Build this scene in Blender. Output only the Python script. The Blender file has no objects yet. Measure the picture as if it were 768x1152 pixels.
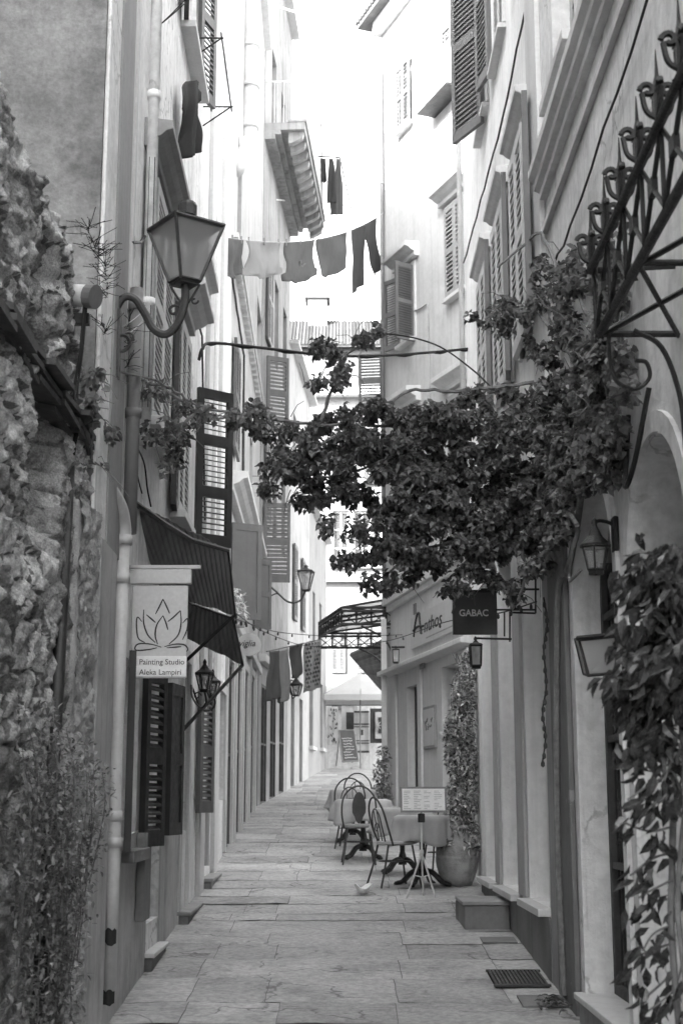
import bpy, bmesh, math, random
from mathutils import Vector, Matrix, noise
R = math.radians
random.seed(7)
sc = bpy.context.scene
COL = sc.collection

# ------------------------------------------------------------------ camera, sky, sun, exposure
EYE = 1.9
FPX = 1600.0
PITCH = math.atan(329 / FPX)
cam_d = bpy.data.cameras.new('camera')
cam = bpy.data.objects.new('camera', cam_d)
COL.objects.link(cam)
cam.location = (0, 0, EYE)
cam.rotation_euler = (math.pi / 2 + PITCH, 0, 0)
cam_d.sensor_fit = 'VERTICAL'
cam_d.sensor_height = 36
cam_d.sensor_width = 24
cam_d.lens = 50
cam_d.clip_end = 2000
cam_d.clip_start = .1
cam_d.dof.use_dof = True
cam_d.dof.focus_distance = 11.5
cam_d.dof.aperture_fstop = 4.5
sc.camera = cam

SUN_A, SUN_B = -.90, .80           # sunlight travels along (-A, 1, -B): from behind on the left
sun_dir = Vector((-SUN_A, 1, -SUN_B)).normalized()
SUN_EL = math.asin(-sun_dir.z)
w = bpy.data.worlds.new('World')
sc.world = w
w.use_nodes = True
nt = w.node_tree
bg = nt.nodes['Background']
sky = nt.nodes.new('ShaderNodeTexSky')
sky.sky_type = 'NISHITA'
sky.sun_disc = False
sky.sun_elevation = SUN_EL
sky.sun_rotation = math.atan2(SUN_A, -1)
sky.air_density = 1.6
sky.dust_density = 3.5
sky.altitude = 0
bw = nt.nodes.new('ShaderNodeRGBToBW')          # the photograph is black and white
nt.links.new(sky.outputs[0], bw.inputs[0])
nt.links.new(bw.outputs[0], bg.inputs[0])
bg.inputs[1].default_value = .15
sd = bpy.data.lights.new('sun', 'SUN')
sd.energy = 2.0
sd.angle = R(.53)
sd.color = (1, 1, 1)
so = bpy.data.objects.new('sun', sd)
COL.objects.link(so)
so.rotation_euler = sun_dir.to_track_quat('-Z', 'Y').to_euler()
so.location = (10, -10, 40)
sc.view_settings.view_transform = 'Standard'
sc.view_settings.look = 'None'
sc.view_settings.gamma = 1
sc.view_settings.exposure = 3.45
sc.cycles.max_bounces = 10
sc.cycles.diffuse_bounces = 6
sc.cycles.transparent_max_bounces = 12
sc.cycles.sample_clamp_indirect = 8

# ------------------------------------------------------------------ helpers
CP, SP = math.cos(PITCH), math.sin(PITCH)
def ray(px, py):
    x = (px - 384) / FPX
    v = (576 - py) / FPX
    y = CP - v * SP
    z = SP + v * CP
    return x / y, z / y
def P(px, py, Y):
    a, b = ray(px, py)
    return Vector((a * Y, Y, EYE + b * Y))
SLOPE = .0656
def gz(Y):
    return SLOPE * min(max(Y, -3), 46)

def tag(o, label=None, cat=None, group=None, kind=None):
    if label: o['label'] = label
    if cat: o['category'] = cat
    if group: o['group'] = group
    if kind: o['kind'] = kind
    return o
WL = {}
def thing(name, label, cat, loc=(0, 0, 0), group=None, rz=0):
    o = bpy.data.objects.new(name, None)
    o.empty_display_size = .2
    COL.objects.link(o)
    o.location = loc
    o.rotation_euler = (0, 0, rz)
    WL[o.name] = Vector(loc)
    return tag(o, label, cat, group)

class MB:
    def __init__(s):
        s.v = []; s.f = []; s.c = []; s.sm = False
    def add(s, vs, fs, c=None):
        n = len(s.v)
        s.v += [Vector(p) for p in vs]
        s.f += [tuple(i + n for i in f) for f in fs]
        s.c += [c if c is not None else 1.0] * len(fs)
        return s
    def hexa(s, p, c=None):
        return s.add(p, [(0, 3, 2, 1), (4, 5, 6, 7), (0, 1, 5, 4), (1, 2, 6, 5), (2, 3, 7, 6), (3, 0, 4, 7)], c)
    def box(s, a, b, c=None):
        (x0, y0, z0), (x1, y1, z1) = a, b
        return s.hexa([(x0, y0, z0), (x1, y0, z0), (x1, y1, z0), (x0, y1, z0), (x0, y0, z1), (x1, y0, z1), (x1, y1, z1), (x0, y1, z1)], c)
    def obox(s, o, U, V, W, c=None):
        o = Vector(o); U = Vector(U); V = Vector(V); W = Vector(W)
        return s.hexa([o, o + U, o + U + V, o + V, o + W, o + U + W, o + U + V + W, o + V + W], c)
    def fb(s, F, u0, u1, z0, z1, d0, d1, c=None):
        return s.hexa([F(u0, z0, d0), F(u1, z0, d0), F(u1, z0, d1), F(u0, z0, d1), F(u0, z1, d0), F(u1, z1, d0), F(u1, z1, d1), F(u0, z1, d1)], c)
    def prism(s, pts, off, c=None):
        n = len(pts); off = Vector(off)
        vs = [Vector(p) for p in pts] + [Vector(p) + off for p in pts]
        fs = [tuple(range(n - 1, -1, -1)), tuple(range(n, 2 * n))]
        fs += [(i, (i + 1) % n, (i + 1) % n + n, i + n) for i in range(n)]
        return s.add(vs, fs, c)
    def tube(s, pts, r, k=8, c=None, cap=True):
        pts = [Vector(p) for p in pts]
        n = len(pts)
        rr = r if isinstance(r, (list, tuple)) else [r] * n
        vs = []; fs = []
        up = None
        for i, p in enumerate(pts):
            t = (pts[min(i + 1, n - 1)] - pts[max(i - 1, 0)])
            if t.length < 1e-9: t = Vector((0, 0, 1))
            t.normalize()
            if up is None:
                up = Vector((0, 0, 1)) if abs(t.z) < .9 else Vector((1, 0, 0))
            a = t.cross(up)
            if a.length < 1e-6:
                a = t.orthogonal()
            a.normalize()
            b = a.cross(t).normalized()
            up = b
            for j in range(k):
                an = 2 * math.pi * j / k
                vs.append(p + (a * math.cos(an) + b * math.sin(an)) * rr[i])
        for i in range(n - 1):
            for j in range(k):
                j2 = (j + 1) % k
                fs.append((i * k + j, i * k + j2, (i + 1) * k + j2, (i + 1) * k + j))
        if cap:
            fs.append(tuple(range(k - 1, -1, -1)))
            fs.append(tuple((n - 1) * k + j for j in range(k)))
        return s.add(vs, fs, c)
    def lathe(s, o, prof, k=16, c=None, rot=0):
        o = Vector(o); vs = []; fs = []
        for r, z in prof:
            for j in range(k):
                an = 2 * math.pi * j / k + rot
                vs.append(o + Vector((r * math.cos(an), r * math.sin(an), z)))
        n = len(prof)
        for i in range(n - 1):
            for j in range(k):
                j2 = (j + 1) % k
                fs.append((i * k + j, i * k + j2, (i + 1) * k + j2, (i + 1) * k + j))
        fs.append(tuple(range(k - 1, -1, -1)))
        fs.append(tuple((n - 1) * k + j for j in range(k)))
        return s.add(vs, fs, c)
    def grid(s, nu, nv, fn, c=None, close=False):
        vs = [fn(i / nu, j / nv) for i in range(nu + 1) for j in range(nv + 1)]
        fs = [(i * (nv + 1) + j, (i + 1) * (nv + 1) + j, (i + 1) * (nv + 1) + j + 1, i * (nv + 1) + j + 1) for i in range(nu) for j in range(nv)]
        return s.add(vs, fs, c)
    def leaf(s, p, d, up, L, W, fold=.3, droop=.25, c=None):
        """pointed leaf of six faces, folded along its midrib, bending down at the tip"""
        d = d.normalized()
        a = d.cross(up)
        if a.length < 1e-4: a = d.orthogonal()
        a.normalize()
        n = a.cross(d).normalized()
        m1 = p + d * L * .33 - n * L * droop * .1
        m2 = p + d * L * .7 - n * L * droop * .45
        tip = p + d * L - n * L * droop
        h = n * W * fold
        vs = [p, m1, m2, tip, m1 + a * W * .5 + h, m2 + a * W * .38 + h * .8, m1 - a * W * .5 + h, m2 - a * W * .38 + h * .8]
        return s.add(vs, [(0, 4, 1), (1, 4, 5, 2), (2, 5, 3), (0, 1, 6), (1, 2, 7, 6), (2, 3, 7)], c)
    def build(s, name, mat, parent=None, smooth=False, bevel=0, local=False, solid=0, normals=True, sub=0):
        if not s.v: s.add([(0, 0, 0), (0, 0, .001), (0, .001, 0)], [(0, 1, 2)])
        if local:
            org = Vector((0, 0, 0)); vv = s.v
        else:
            if parent is None:
                xs = [p.x for p in s.v]; ys = [p.y for p in s.v]; zs = [p.z for p in s.v]
                org = Vector(((min(xs) + max(xs)) / 2, (min(ys) + max(ys)) / 2, min(zs)))
            else:
                org = WL[parent.name]
            vv = [p - org for p in s.v]
        me = bpy.data.meshes.new(name)
        me.from_pydata([tuple(p) for p in vv], [], s.f)
        if any(abs(c - 1) > 1e-6 for c in s.c):
            at = me.attributes.new('tone', 'FLOAT', 'FACE')
            at.data.foreach_set('value', s.c)
        if normals:
            bm = bmesh.new(); bm.from_mesh(me)
            bmesh.ops.recalc_face_normals(bm, faces=bm.faces)
            bm.to_mesh(me); bm.free()
        me.materials.append(mat)
        if smooth:
            me.polygons.foreach_set('use_smooth', [True] * len(me.polygons))
        o = bpy.data.objects.new(name, me)
        COL.objects.link(o)
        if parent is not None:
            o.parent = parent
            WL[o.name] = WL[parent.name].copy()
        else:
            o.location = org
            WL[o.name] = org
        if solid:
            m = o.modifiers.new('solid', 'SOLIDIFY'); m.thickness = solid; m.offset = 0
        if bevel:
            m = o.modifiers.new('bevel', 'BEVEL'); m.width = bevel; m.segments = 2; m.limit_method = 'ANGLE'; m.angle_limit = R(40)
        if sub:
            m = o.modifiers.new('sub', 'SUBSURF'); m.levels = sub; m.render_levels = sub
        return o

def copy_tree(o, parent=None):
    c = o.copy(); COL.objects.link(c)
    if parent is not None: c.parent = parent
    for ch in list(o.children): copy_tree(ch, c)
    return c

def mkframe(O, D, side):
    O = Vector((O[0], O[1])); D = Vector(D).normalized()
    N = Vector((D.y, -D.x))
    if (side < 0) != (N.x > 0): N = -N
    class Fr:
        def __call__(s, u, z, d=0):
            q = O + D * u + N * d
            return Vector((q.x, q.y, z))
        def uz(s, px, py, d=0):
            a, b = ray(px, py); Q = O + N * d
            Y = (Q.x * N.x + Q.y * N.y) / (a * N.x + N.y)
            return (Vector((a * Y, Y)) - Q).dot(D), EYE + b * Y
        def u(s, px, py, d=0): return s.uz(px, py, d)[0]
        def z(s, u, py, d=0):
            q = O + D * u + N * d
            return EYE + ray(384, py)[1] * q.y
    f = Fr(); f.D3 = Vector((D.x, D.y, 0)); f.N3 = Vector((N.x, N.y, 0)); f.O = O; f.D = D; f.N = N
    return f

# ------------------------------------------------------------------ materials (all greys: the photograph is black and white)
def M(name, g, var=.12, scale=2.0, rough=.85, bump=.25, bscale=60, streak=0, stain=0, stain_scale=1.2, metal=0, spec=.3, tone=False, trans=0, fine=.06, crack=0, patch=0):
    m = bpy.data.materials.new(name); m.use_nodes = True
    nt = m.node_tree; N = nt.nodes; L = nt.links
    b = N['Principled BSDF']
    b.inputs['Roughness'].default_value = rough
    b.inputs['Metallic'].default_value = metal
    b.inputs['Specular IOR Level'].default_value = spec
    geo = N.new('ShaderNodeNewGeometry')
    def noise_(sc_, det=6, ro=.6, vec=None):
        n = N.new('ShaderNodeTexNoise'); n.inputs['Scale'].default_value = sc_; n.inputs['Detail'].default_value = det; n.inputs['Roughness'].default_value = ro
        L.new(vec or geo.outputs['Position'], n.inputs['Vector']); return n.outputs['Fac']
    def math_(op, a, b_, clamp=False):
        n = N.new('ShaderNodeMath'); n.operation = op; n.use_clamp = clamp
        for i, x in enumerate((a, b_)):
            if isinstance(x, (int, float)): n.inputs[i].default_value = x
            else: L.new(x, n.inputs[i])
        return n.outputs[0]
    def rng(x, a0, a1, b0, b1):
        n = N.new('ShaderNodeMapRange'); L.new(x, n.inputs[0])
        for i, q in enumerate((a0, a1, b0, b1)): n.inputs[i + 1].default_value = q
        return n.outputs[0]
    val = rng(noise_(scale), .3, .7, 1 - var, 1 + var)
    if fine: val = math_('MULTIPLY', val, rng(noise_(scale * 14, 4), .3, .7, 1 - fine, 1 + fine))
    if streak:      # rain streaks: noise stretched vertically
        mp = N.new('ShaderNodeMapping'); mp.inputs['Scale'].default_value = (5, 5, .22)
        L.new(geo.outputs['Position'], mp.inputs[0])
        st = rng(noise_(1.6, 5, .6, mp.outputs[0]), .48, .72, 0, 1)
        val = math_('MULTIPLY', val, math_('SUBTRACT', 1, math_('MULTIPLY', st, streak)))
    if stain:
        st = rng(noise_(stain_scale, 8, .68), .52, .68, 0, 1)
        val = math_('MULTIPLY', val, math_('SUBTRACT', 1, math_('MULTIPLY', st, stain)))
    if patch:       # flaked paint with sharp borders
        st = rng(noise_(stain_scale * 1.7, 9, .7), .6, .615, 0, 1)
        val = math_('MULTIPLY', val, math_('SUBTRACT', 1, math_('MULTIPLY', st, patch)))
    if crack:       # thin wandering cracks
        v = N.new('ShaderNodeTexVoronoi'); v.feature = 'DISTANCE_TO_EDGE'; v.inputs['Scale'].default_value = .9
        dn = N.new('ShaderNodeTexNoise'); dn.inputs['Scale'].default_value = 2.2; dn.inputs['Detail'].default_value = 8
        L.new(geo.outputs['Position'], dn.inputs['Vector'])
        vm = N.new('ShaderNodeVectorMath'); vm.operation = 'MULTIPLY_ADD'; vm.inputs[1].default_value = (.9, .9, .9)
        L.new(dn.outputs['Color'], vm.inputs[0]); L.new(geo.outputs['Position'], vm.inputs[2]); L.new(vm.outputs[0], v.inputs['Vector'])
        ck = rng(v.outputs['Distance'], .004, .016, 1, 0)
        ms = rng(noise_(1.1, 3), .46, .56, 0, 1)
        val = math_('MULTIPLY', val, math_('SUBTRACT', 1, math_('MULTIPLY', math_('MULTIPLY', ck, ms), crack)))
    if tone:
        at = N.new('ShaderNodeAttribute'); at.attribute_name = 'tone'
        val = math_('MULTIPLY', val, at.outputs['Fac'])
    col = math_('MULTIPLY', val, g)
    cc = N.new('ShaderNodeCombineColor')
    for i in range(3): L.new(col, cc.inputs[i])
    L.new(cc.outputs[0], b.inputs['Base Color'])
    if rough < .9:
        L.new(rng(noise_(scale * 5), .3, .7, max(rough - .12, .05), min(rough + .12, 1)), b.inputs['Roughness'])
    if bump:
        bp = N.new('ShaderNodeBump'); bp.inputs['Strength'].default_value = bump; bp.inputs['Distance'].default_value = .01
        h = math_('ADD', noise_(bscale, 5), math_('MULTIPLY', noise_(bscale / 9, 4), 1.6))
        L.new(h, bp.inputs['Height'])
        L.new(bp.outputs[0], b.inputs['Normal'])
    if trans:
        t = N.new('ShaderNodeBsdfTranslucent'); L.new(cc.outputs[0], t.inputs[0])
        mx = N.new('ShaderNodeMixShader'); mx.inputs[0].default_value = trans
        L.new(b.outputs[0], mx.inputs[1]); L.new(t.outputs[0], mx.inputs[2])
        L.new(mx.outputs[0], N['Material Output'].inputs[0])
    return m
def glass_mat(name, g, alpha, rough=.1):
    m = bpy.data.materials.new(name); m.use_nodes = True
    nt = m.node_tree; N = nt.nodes; L = nt.links
    b = N['Principled BSDF']; b.inputs['Base Color'].default_value = (g, g, g, 1); b.inputs['Roughness'].default_value = rough
    t = N.new('ShaderNodeBsdfTransparent'); t.inputs[0].default_value = (.9, .9, .9, 1)
    mx = N.new('ShaderNodeMixShader'); mx.inputs[0].default_value = alpha
    L.new(t.outputs[0], mx.inputs[1]); L.new(b.outputs[0], mx.inputs[2]); L.new(mx.outputs[0], N['Material Output'].inputs[0])
    return m
m_plL1 = M('plaster_left', .76, .14, 1.3, .9, .5, 60, streak=.28, stain=.26, stain_scale=1.8, crack=.4, fine=.12)
m_plL2 = M('plaster_left_pale', .45, .10, 1.1, .9, .3, 60, streak=.28, stain=.24, stain_scale=1.6)
m_plL3 = M('plaster_old_pale', .31, .16, .9, .9, .5, 40, streak=.4, stain=.35, stain_scale=1.3)
m_plR1 = M('plaster_right', .68, .10, 1.0, .88, .4, 60, streak=.2, stain=.2, stain_scale=1.5, crack=.35, fine=.12)
m_plR2 = M('plaster_right_pale', .78, .10, 1.1, .88, .35, 60, streak=.16, stain=.12, stain_scale=1.5)
m_plR3 = M('plaster_corner_house', .50, .07, .8, .9, .3, 60, streak=.16, stain=.12)
m_far = M('plaster_far', .15, .07, .8, .9, .3, 60, streak=.2, stain=.15)
m_anth = M('plaster_shop', .60, .07, 1.2, .9, .25, 60, streak=.15, stain=.08)
m_mottle = M('plaster_mottled', .27, .34, 2.2, .92, .5, 45, streak=.1, stain=.38, stain_scale=2.4, fine=.18)
m_rough = M('stucco_pebbled', .42, .25, 6, .95, 1.0, 34, stain=.3, stain_scale=5, fine=.25)
m_trim = M('trim_pale', .56, .07, 2, .8, .2, 70, streak=.15, stain=.1)
m_trimg = M('trim_grey', .30, .10, 2, .85, .25, 60, streak=.15, stain=.15)
m_pilg = M('pilaster_grey', .17, .10, 1.3, .8, .3, 60, streak=.2, patch=-.7, stain_scale=1.6)
m_grm = M('trim_mid', .38, .08, 2, .85, .25, 60, streak=.15, stain=.12)
m_tfar = M('roof_tile_old', .06, .3, 2, .9, .5, 10, stain=.4, stain_scale=1, tone=True)
m_far2 = M('plaster_weathered', .11, .1, 1, .9, .3, 20, stain=.3)
m_plL5 = M('plaster_end_house', .33, .08, .9, .9, .3, 50, streak=.25, stain=.2)
m_based = M('base_dark', .20, .16, 2, .9, .4, 50, stain=.3, streak=.2)
m_baseL = M('base_left', .46, .2, 1.7, .9, .5, 50, stain=.35, streak=.25)
m_stone = M('rubble_stone', .37, .4, 7, .95, 1.0, 40, stain=.6, stain_scale=6, fine=.45, tone=True)
m_slab = M('paving_stone', .38, .16, 1.6, .78, .9, 55, stain=.28, stain_scale=2.4, fine=.24, crack=.5, tone=True, spec=.4)
m_grout = M('grout', .17, .3, 9, .95, .8, 60, fine=.3)
m_ground = M('ground_earth', .22, .25, 1, .95, .5, 20)
m_marble = M('worn_marble', .55, .12, 3, .6, .2, 50, stain=.2, stain_scale=3)
m_shw = M('shutter_pale', .46, .08, 3, .6, .1, 90, streak=.15)
m_shg = M('shutter_grey', .13, .12, 3, .55, .12, 90, streak=.2)
m_shm = M('shutter_mid', .30, .10, 3, .55, .12, 90, streak=.2)
m_shd = M('shutter_dark', .035, .2, 3, .5, .12, 90, streak=.25)
m_iron = M('wrought_iron', .022, .3, 14, .5, .4, 90, metal=0, spec=.3)
m_irong = M('iron_grey', .045, .3, 8, .5, .3, 90, metal=.3, spec=.5)
m_pipe = M('pipe_pale', .50, .1, 2, .5, .12, 60, streak=.2, stain=.15)
m_piped = M('pipe_dark', .16, .15, 2, .5, .15, 60, streak=.2)
m_pipew = M('pipe_white', .62, .1, 2, .6, .12, 60, streak=.2, stain=.12)
m_black = M('hollow_dark', .012, .1, 2, .9, 0)  # near-black colour painted for the shade inside hollows
m_wood = M('wood_dark', .07, .25, 5, .7, .3, 60, streak=.2)
m_woodm = M('wood_mid', .22, .2, 5, .7, .3, 60, streak=.2)
m_tile = M('roof_tile', .15, .25, 4, .9, .5, 40, stain=.3, stain_scale=3, tone=True)
m_cable = M('cable_black', .02, .2, 5, .6, 0)
m_cablep = M('cable_pale', .35, .2, 5, .6, 0)
m_stem = M('woody_stem', .17, .3, 20, .9, .5, 90)
m_bract = M('bougainvillea_leaf', .12, .12, 3, .6, 0, tone=True, trans=.30, fine=0, spec=.25)
m_ficus = M('ficus_leaf', .055, .15, 12, .26, .1, 120, tone=True, trans=.12, fine=.1, spec=.5)
m_jas = M('jasmine_leaf', .26, .1, 3, .35, 0, tone=True, trans=.2, fine=0, spec=.5)
m_weed = M('weed_leaf', .19, .1, 3, .6, 0, tone=True, trans=.3, fine=0)
m_awn = M('awning_metal', .10, .25, 3, .6, .25, 60, streak=.3, trans=0)
m_cloth_l = M('cloth_light', .26, .06, 8, .95, .3, 160, trans=.25, fine=.04)
m_cloth_m = M('cloth_mid', .09, .08, 8, .95, .3, 160, trans=.2, fine=.04)
m_cloth_d = M('cloth_dark', .05, .1, 8, .95, .3, 160, trans=.12, fine=.04)
m_cloth_b = M('cloth_black', .03, .1, 8, .95, .3, 160, trans=.05)
m_tcl = M('tablecloth', .36, .06, 6, .95, .25, 120, fine=.04)
m_sign = M('sign_board', .50, .05, 3, .5, .05, 60, streak=.06)
m_signd = M('sign_dark', .09, .06, 3, .5, .05, 60)
m_white = M('white_paint', .75, .05, 3, .5, .05, 60)
m_ink = M('black_paint', .03, .05, 3, .6, 0)
m_terra = M('terracotta', .30, .22, 6, .85, .6, 60, stain=.4, stain_scale=5)
m_pane = glass_mat('window_pane', .05, .8, .08)
m_milk = glass_mat('milky_pane', .45, .5, .25)
m_clear = glass_mat('lamp_pane', .35, .45, .12)
m_seat = M('seat_pad', .34, .1, 6, .9, .2, 90)
m_plug = M('soil', .05, .3, 20, .95, .6, 40)

# ------------------------------------------------------------------ builders
def facade(mb, F, u0, u1, z0, z1, ops, depth=.25, back=5.0, reveal=True, nseg=12):
    """wall front with openings (u0,u1,z0,z1,depth,arch) and their reveals, closed behind into a solid house body"""
    us = sorted({u0, u1} | {a for o in ops for a in o[:2]})
    zs = sorted({z0, z1} | {a for o in ops for a in o[2:4]})
    for i in range(len(us) - 1):
        for j in range(len(zs) - 1):
            uc = (us[i] + us[i + 1]) / 2; zc = (zs[j] + zs[j + 1]) / 2
            if any(o[0] < uc < o[1] and o[2] < zc < o[3] for o in ops): continue
            mb.add([F(us[i], zs[j]), F(us[i + 1], zs[j]), F(us[i + 1], zs[j + 1]), F(us[i], zs[j + 1])], [(0, 1, 2, 3)])
    for o in ops:
        a, b, c, d = o[:4]; dp = o[4] if len(o) > 4 else depth; arch = o[5] if len(o) > 5 else 0
        if arch:                         # arch = height of the curved part
            pts = []
            for k in range(nseg + 1):
                t = math.pi * k / nseg
                pts.append(((a + b) / 2 - (b - a) / 2 * math.cos(t), d - arch + arch * math.sin(t) * .985))
            for (ua, za), (ub, zb) in zip(pts[:-1], pts[1:]):
                mb.add([F(ua, za), F(ub, zb), F(ub, d), F(ua, d)], [(0, 1, 2, 3)])
                mb.add([F(ua, za), F(ub, zb), F(ub, zb, -dp), F(ua, za, -dp)], [(0, 1, 2, 3)])
                mb.add([F(ua, za, -dp), F(ub, zb, -dp), F(ub, d, -dp), F(ua, d, -dp)], [(0, 1, 2, 3)])
            top = d - arch
        else:
            top = d
            mb.add([F(a, d), F(b, d), F(b, d, -dp), F(a, d, -dp)], [(0, 1, 2, 3)])
        mb.add([F(a, c), F(b, c), F(b, c, -dp), F(a, c, -dp)], [(0, 1, 2, 3)])
        mb.add([F(a, c), F(a, top), F(a, top, -dp), F(a, c, -dp)], [(0, 1, 2, 3)])
        mb.add([F(b, c), F(b, top), F(b, top, -dp), F(b, c, -dp)], [(0, 1, 2, 3)])
    A = [F(u0, z0, 0), F(u1, z0, 0), F(u1, z0, -back), F(u0, z0, -back), F(u0, z1, 0), F(u1, z1, 0), F(u1, z1, -back), F(u0, z1, -back)]
    mb.add(A, [(0, 3, 7, 4), (1, 2, 6, 5), (2, 3, 7, 6), (4, 5, 6, 7)])
    return mb

def closing(F, par, op, mat_frame, mat_pane, kind='window', mull=2, bars=3, inset=.02):
    """a window or door filling an opening: frame with its pane as a sub-part"""
    a, b, c, d = op[:4]; dp = op[4] if len(op) > 4 else .25
    m = MB(); t = .06
    d0, d1 = -dp + inset, -dp + inset + .05
    m.fb(F, a, a + t, c, d, d0, d1); m.fb(F, b - t, b, c, d, d0, d1)
    m.fb(F, a + t, b - t, c, c + t, d0, d1); m.fb(F, a + t, b - t, d - t, d, d0, d1)
    for k in range(1, mull):
        u = a + (b - a) * k / mull
        m.fb(F, u - t / 2, u + t / 2, c + t, d - t, d0 + .002, d1 + .004)
    for k in range(1, bars):
        z = c + (d - c) * k / bars
        m.fb(F, a + t, b - t, z - .02, z + .02, d0 + .006, d1 - .006)
    o = m.build(kind, mat_frame, par)
    q = MB().fb(F, a, b, c, d, -dp - .03, -dp + inset + .012)
    q.build('pane', mat_pane, o)
    return o

def shutter(par, hinge, W, Nn, w, h, mat, t=.045, panels=2, pitch=.055, solid=False, open_slats=False, st=.065, name='shutter', closed=False):
    """louvred leaf: hinge = lower corner, W = unit vector across the leaf, Nn = unit vector through its thickness"""
    Z = Vector((0, 0, 1)); W = Vector(W).normalized(); Nn = Vector(Nn).normalized(); hinge = Vector(hinge)
    m = MB()
    m.obox(hinge, W * st, Nn * t, Z * h); m.obox(hinge + W * (w - st), W * st, Nn * t, Z * h)
    zs = [h * k / panels for k in range(panels + 1)]
    for k, z in enumerate(zs):
        z0 = min(max(z - .05, 0), h - .1)
        m.obox(hinge + W * st + Z * z0 + Nn * .001, W * (w - 2 * st), Nn * (t - .002), Z * .1)
    for k in range(panels):
        a, b = zs[k] + (.1 if k == 0 else .05), zs[k + 1] - (.1 if k == panels - 1 else .05)
        if solid:
            m.obox(hinge + W * st + Z * a + Nn * (t * .3), W * (w - 2 * st), Nn * (t * .4), Z * (b - a))
            continue
        if closed: m.obox(hinge + W * (st - .002) + Z * (a - .002) + Nn * (t * .42), W * (w - 2 * st + .004), Nn * (t * .12), Z * (b - a + .004))
        n = max(1, int((b - a) / pitch)); p = (b - a) / n
        for i in range(n):
            z = a + p * i
            dz = p * (.25 if open_slats else .9 if closed else .5) * random.uniform(.85, 1.15)
            o = hinge + W * st + Z * (z + dz) + Nn * .004
            U = W * (w - 2 * st); V = Nn * (t - .008) - Z * dz; T = Z * (.012 if open_slats else p * .28)
            m.obox(o, U, V, T)
    return m.build(name, mat, par)

def hood(F, par, u0, u1, z, d=.22, h=.2, mat=None, name='hood'):
    m = MB()
    prof = [(0, 0), (d * .35, 0), (d * .35, h * .3), (d * .6, h * .42), (d * .78, h * .6), (d, h * .66), (d, h), (0, h * 1.12)]
    pts = [F(u0 - .0, z + zz, dd) for dd, zz in prof]
    m.prism(pts, F.D3 * (u1 - u0))
    return m.build(name, mat or m_trim, par, bevel=.006)

def surround(F, par, u0, u1, z0, z1, w=.12, d=.03, mat=None):
    m = MB()
    m.fb(F, u0 - w, u0, z0, z1 + w, -.02, d); m.fb(F, u1, u1 + w, z0, z1 + w, -.02, d); m.fb(F, u0, u1, z1, z1 + w, -.02, d - .002)
    return m.build('surround', mat or m_trim, par, bevel=.005)
def sill(F, par, u0, u1, z, d=.14, t=.07, mat=None):
    return MB().fb(F, u0, u1, z - t, z, -.03, d).build('sill', mat or m_marble, par, bevel=.006)

def text_mesh(txt, size, o, U, V, ext=.003, shear=0, bold=0, align='LEFT', sx=1):
    """lettering as a mesh builder: o = left end of the baseline, U / V = unit vectors right / up"""
    cu = bpy.data.curves.new('t', 'FONT'); cu.body = txt; cu.size = size; cu.extrude = ext; cu.shear = shear; cu.offset = bold; cu.align_x = align; cu.resolution_u = 3
    ob = bpy.data.objects.new('t', cu); COL.objects.link(ob)
    dg = bpy.context.evaluated_depsgraph_get(); dg.update()
    me = bpy.data.meshes.new_from_object(ob.evaluated_get(dg))
    mb = MB(); U = Vector(U).normalized(); V = Vector(V).normalized(); Wn = U.cross(V)
    mb.add([Vector(o) + U * p.co.x * sx + V * p.co.y + Wn * p.co.z for p in me.vertices], [tuple(p.vertices) for p in me.polygons])
    bpy.data.objects.remove(ob); bpy.data.curves.remove(cu); bpy.data.meshes.remove(me)
    return mb

def scroll(c, r0, r1, turns, start, A, B, n=26, sgn=1):
    """spiral points about c in the plane A,B"""
    out = []
    for i in range(n + 1):
        t = i / n; r = r0 + (r1 - r0) * t; an = start + sgn * turns * 2 * math.pi * t
        out.append(Vector(c) + A * r * math.cos(an) + B * r * math.sin(an))
    return out
def bez(a, b, c, d, n=12):
    a, b, c, d = map(Vector, (a, b, c, d)); o = []
    for i in range(n + 1):
        t = i / n; s = 1 - t
        o.append(a * s ** 3 + b * 3 * s * s * t + c * 3 * s * t * t + d * t ** 3)
    return o
def catm(pts, n=8):
    pts = [Vector(p) for p in pts]
    q = [pts[0] * 2 - pts[1]] + pts + [pts[-1] * 2 - pts[-2]]; o = []
    for i in range(1, len(q) - 2):
        for k in range(n):
            t = k / n
            o.append(.5 * ((2 * q[i]) + (q[i + 1] - q[i - 1]) * t + (2 * q[i - 1] - 5 * q[i] + 4 * q[i + 1] - q[i + 2]) * t * t + (-q[i - 1] + 3 * q[i] - 3 * q[i + 1] + q[i + 2]) * t ** 3))
    return o + [pts[-1]]
def sag(a, b, s, n=20):
    a, b = Vector(a), Vector(b)
    return [a.lerp(b, i / n) - Vector((0, 0, s * 4 * (i / n) * (1 - i / n))) for i in range(n + 1)]
# ------------------------------------------------------------------ ground and street
def struct(o): o['kind'] = 'structure'; return o
gm = MB()
prof = [-300, -3, 46, 700]
for a, b in zip(prof[:-1], prof[1:]):
    gm.add([(-400, a, gz(a) - .05), (400, a, gz(a) - .05), (400, b, gz(b) - .05), (-400, b, gz(b) - .05)], [(0, 1, 2, 3)])
struct(gm.build('ground', m_ground))

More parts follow.
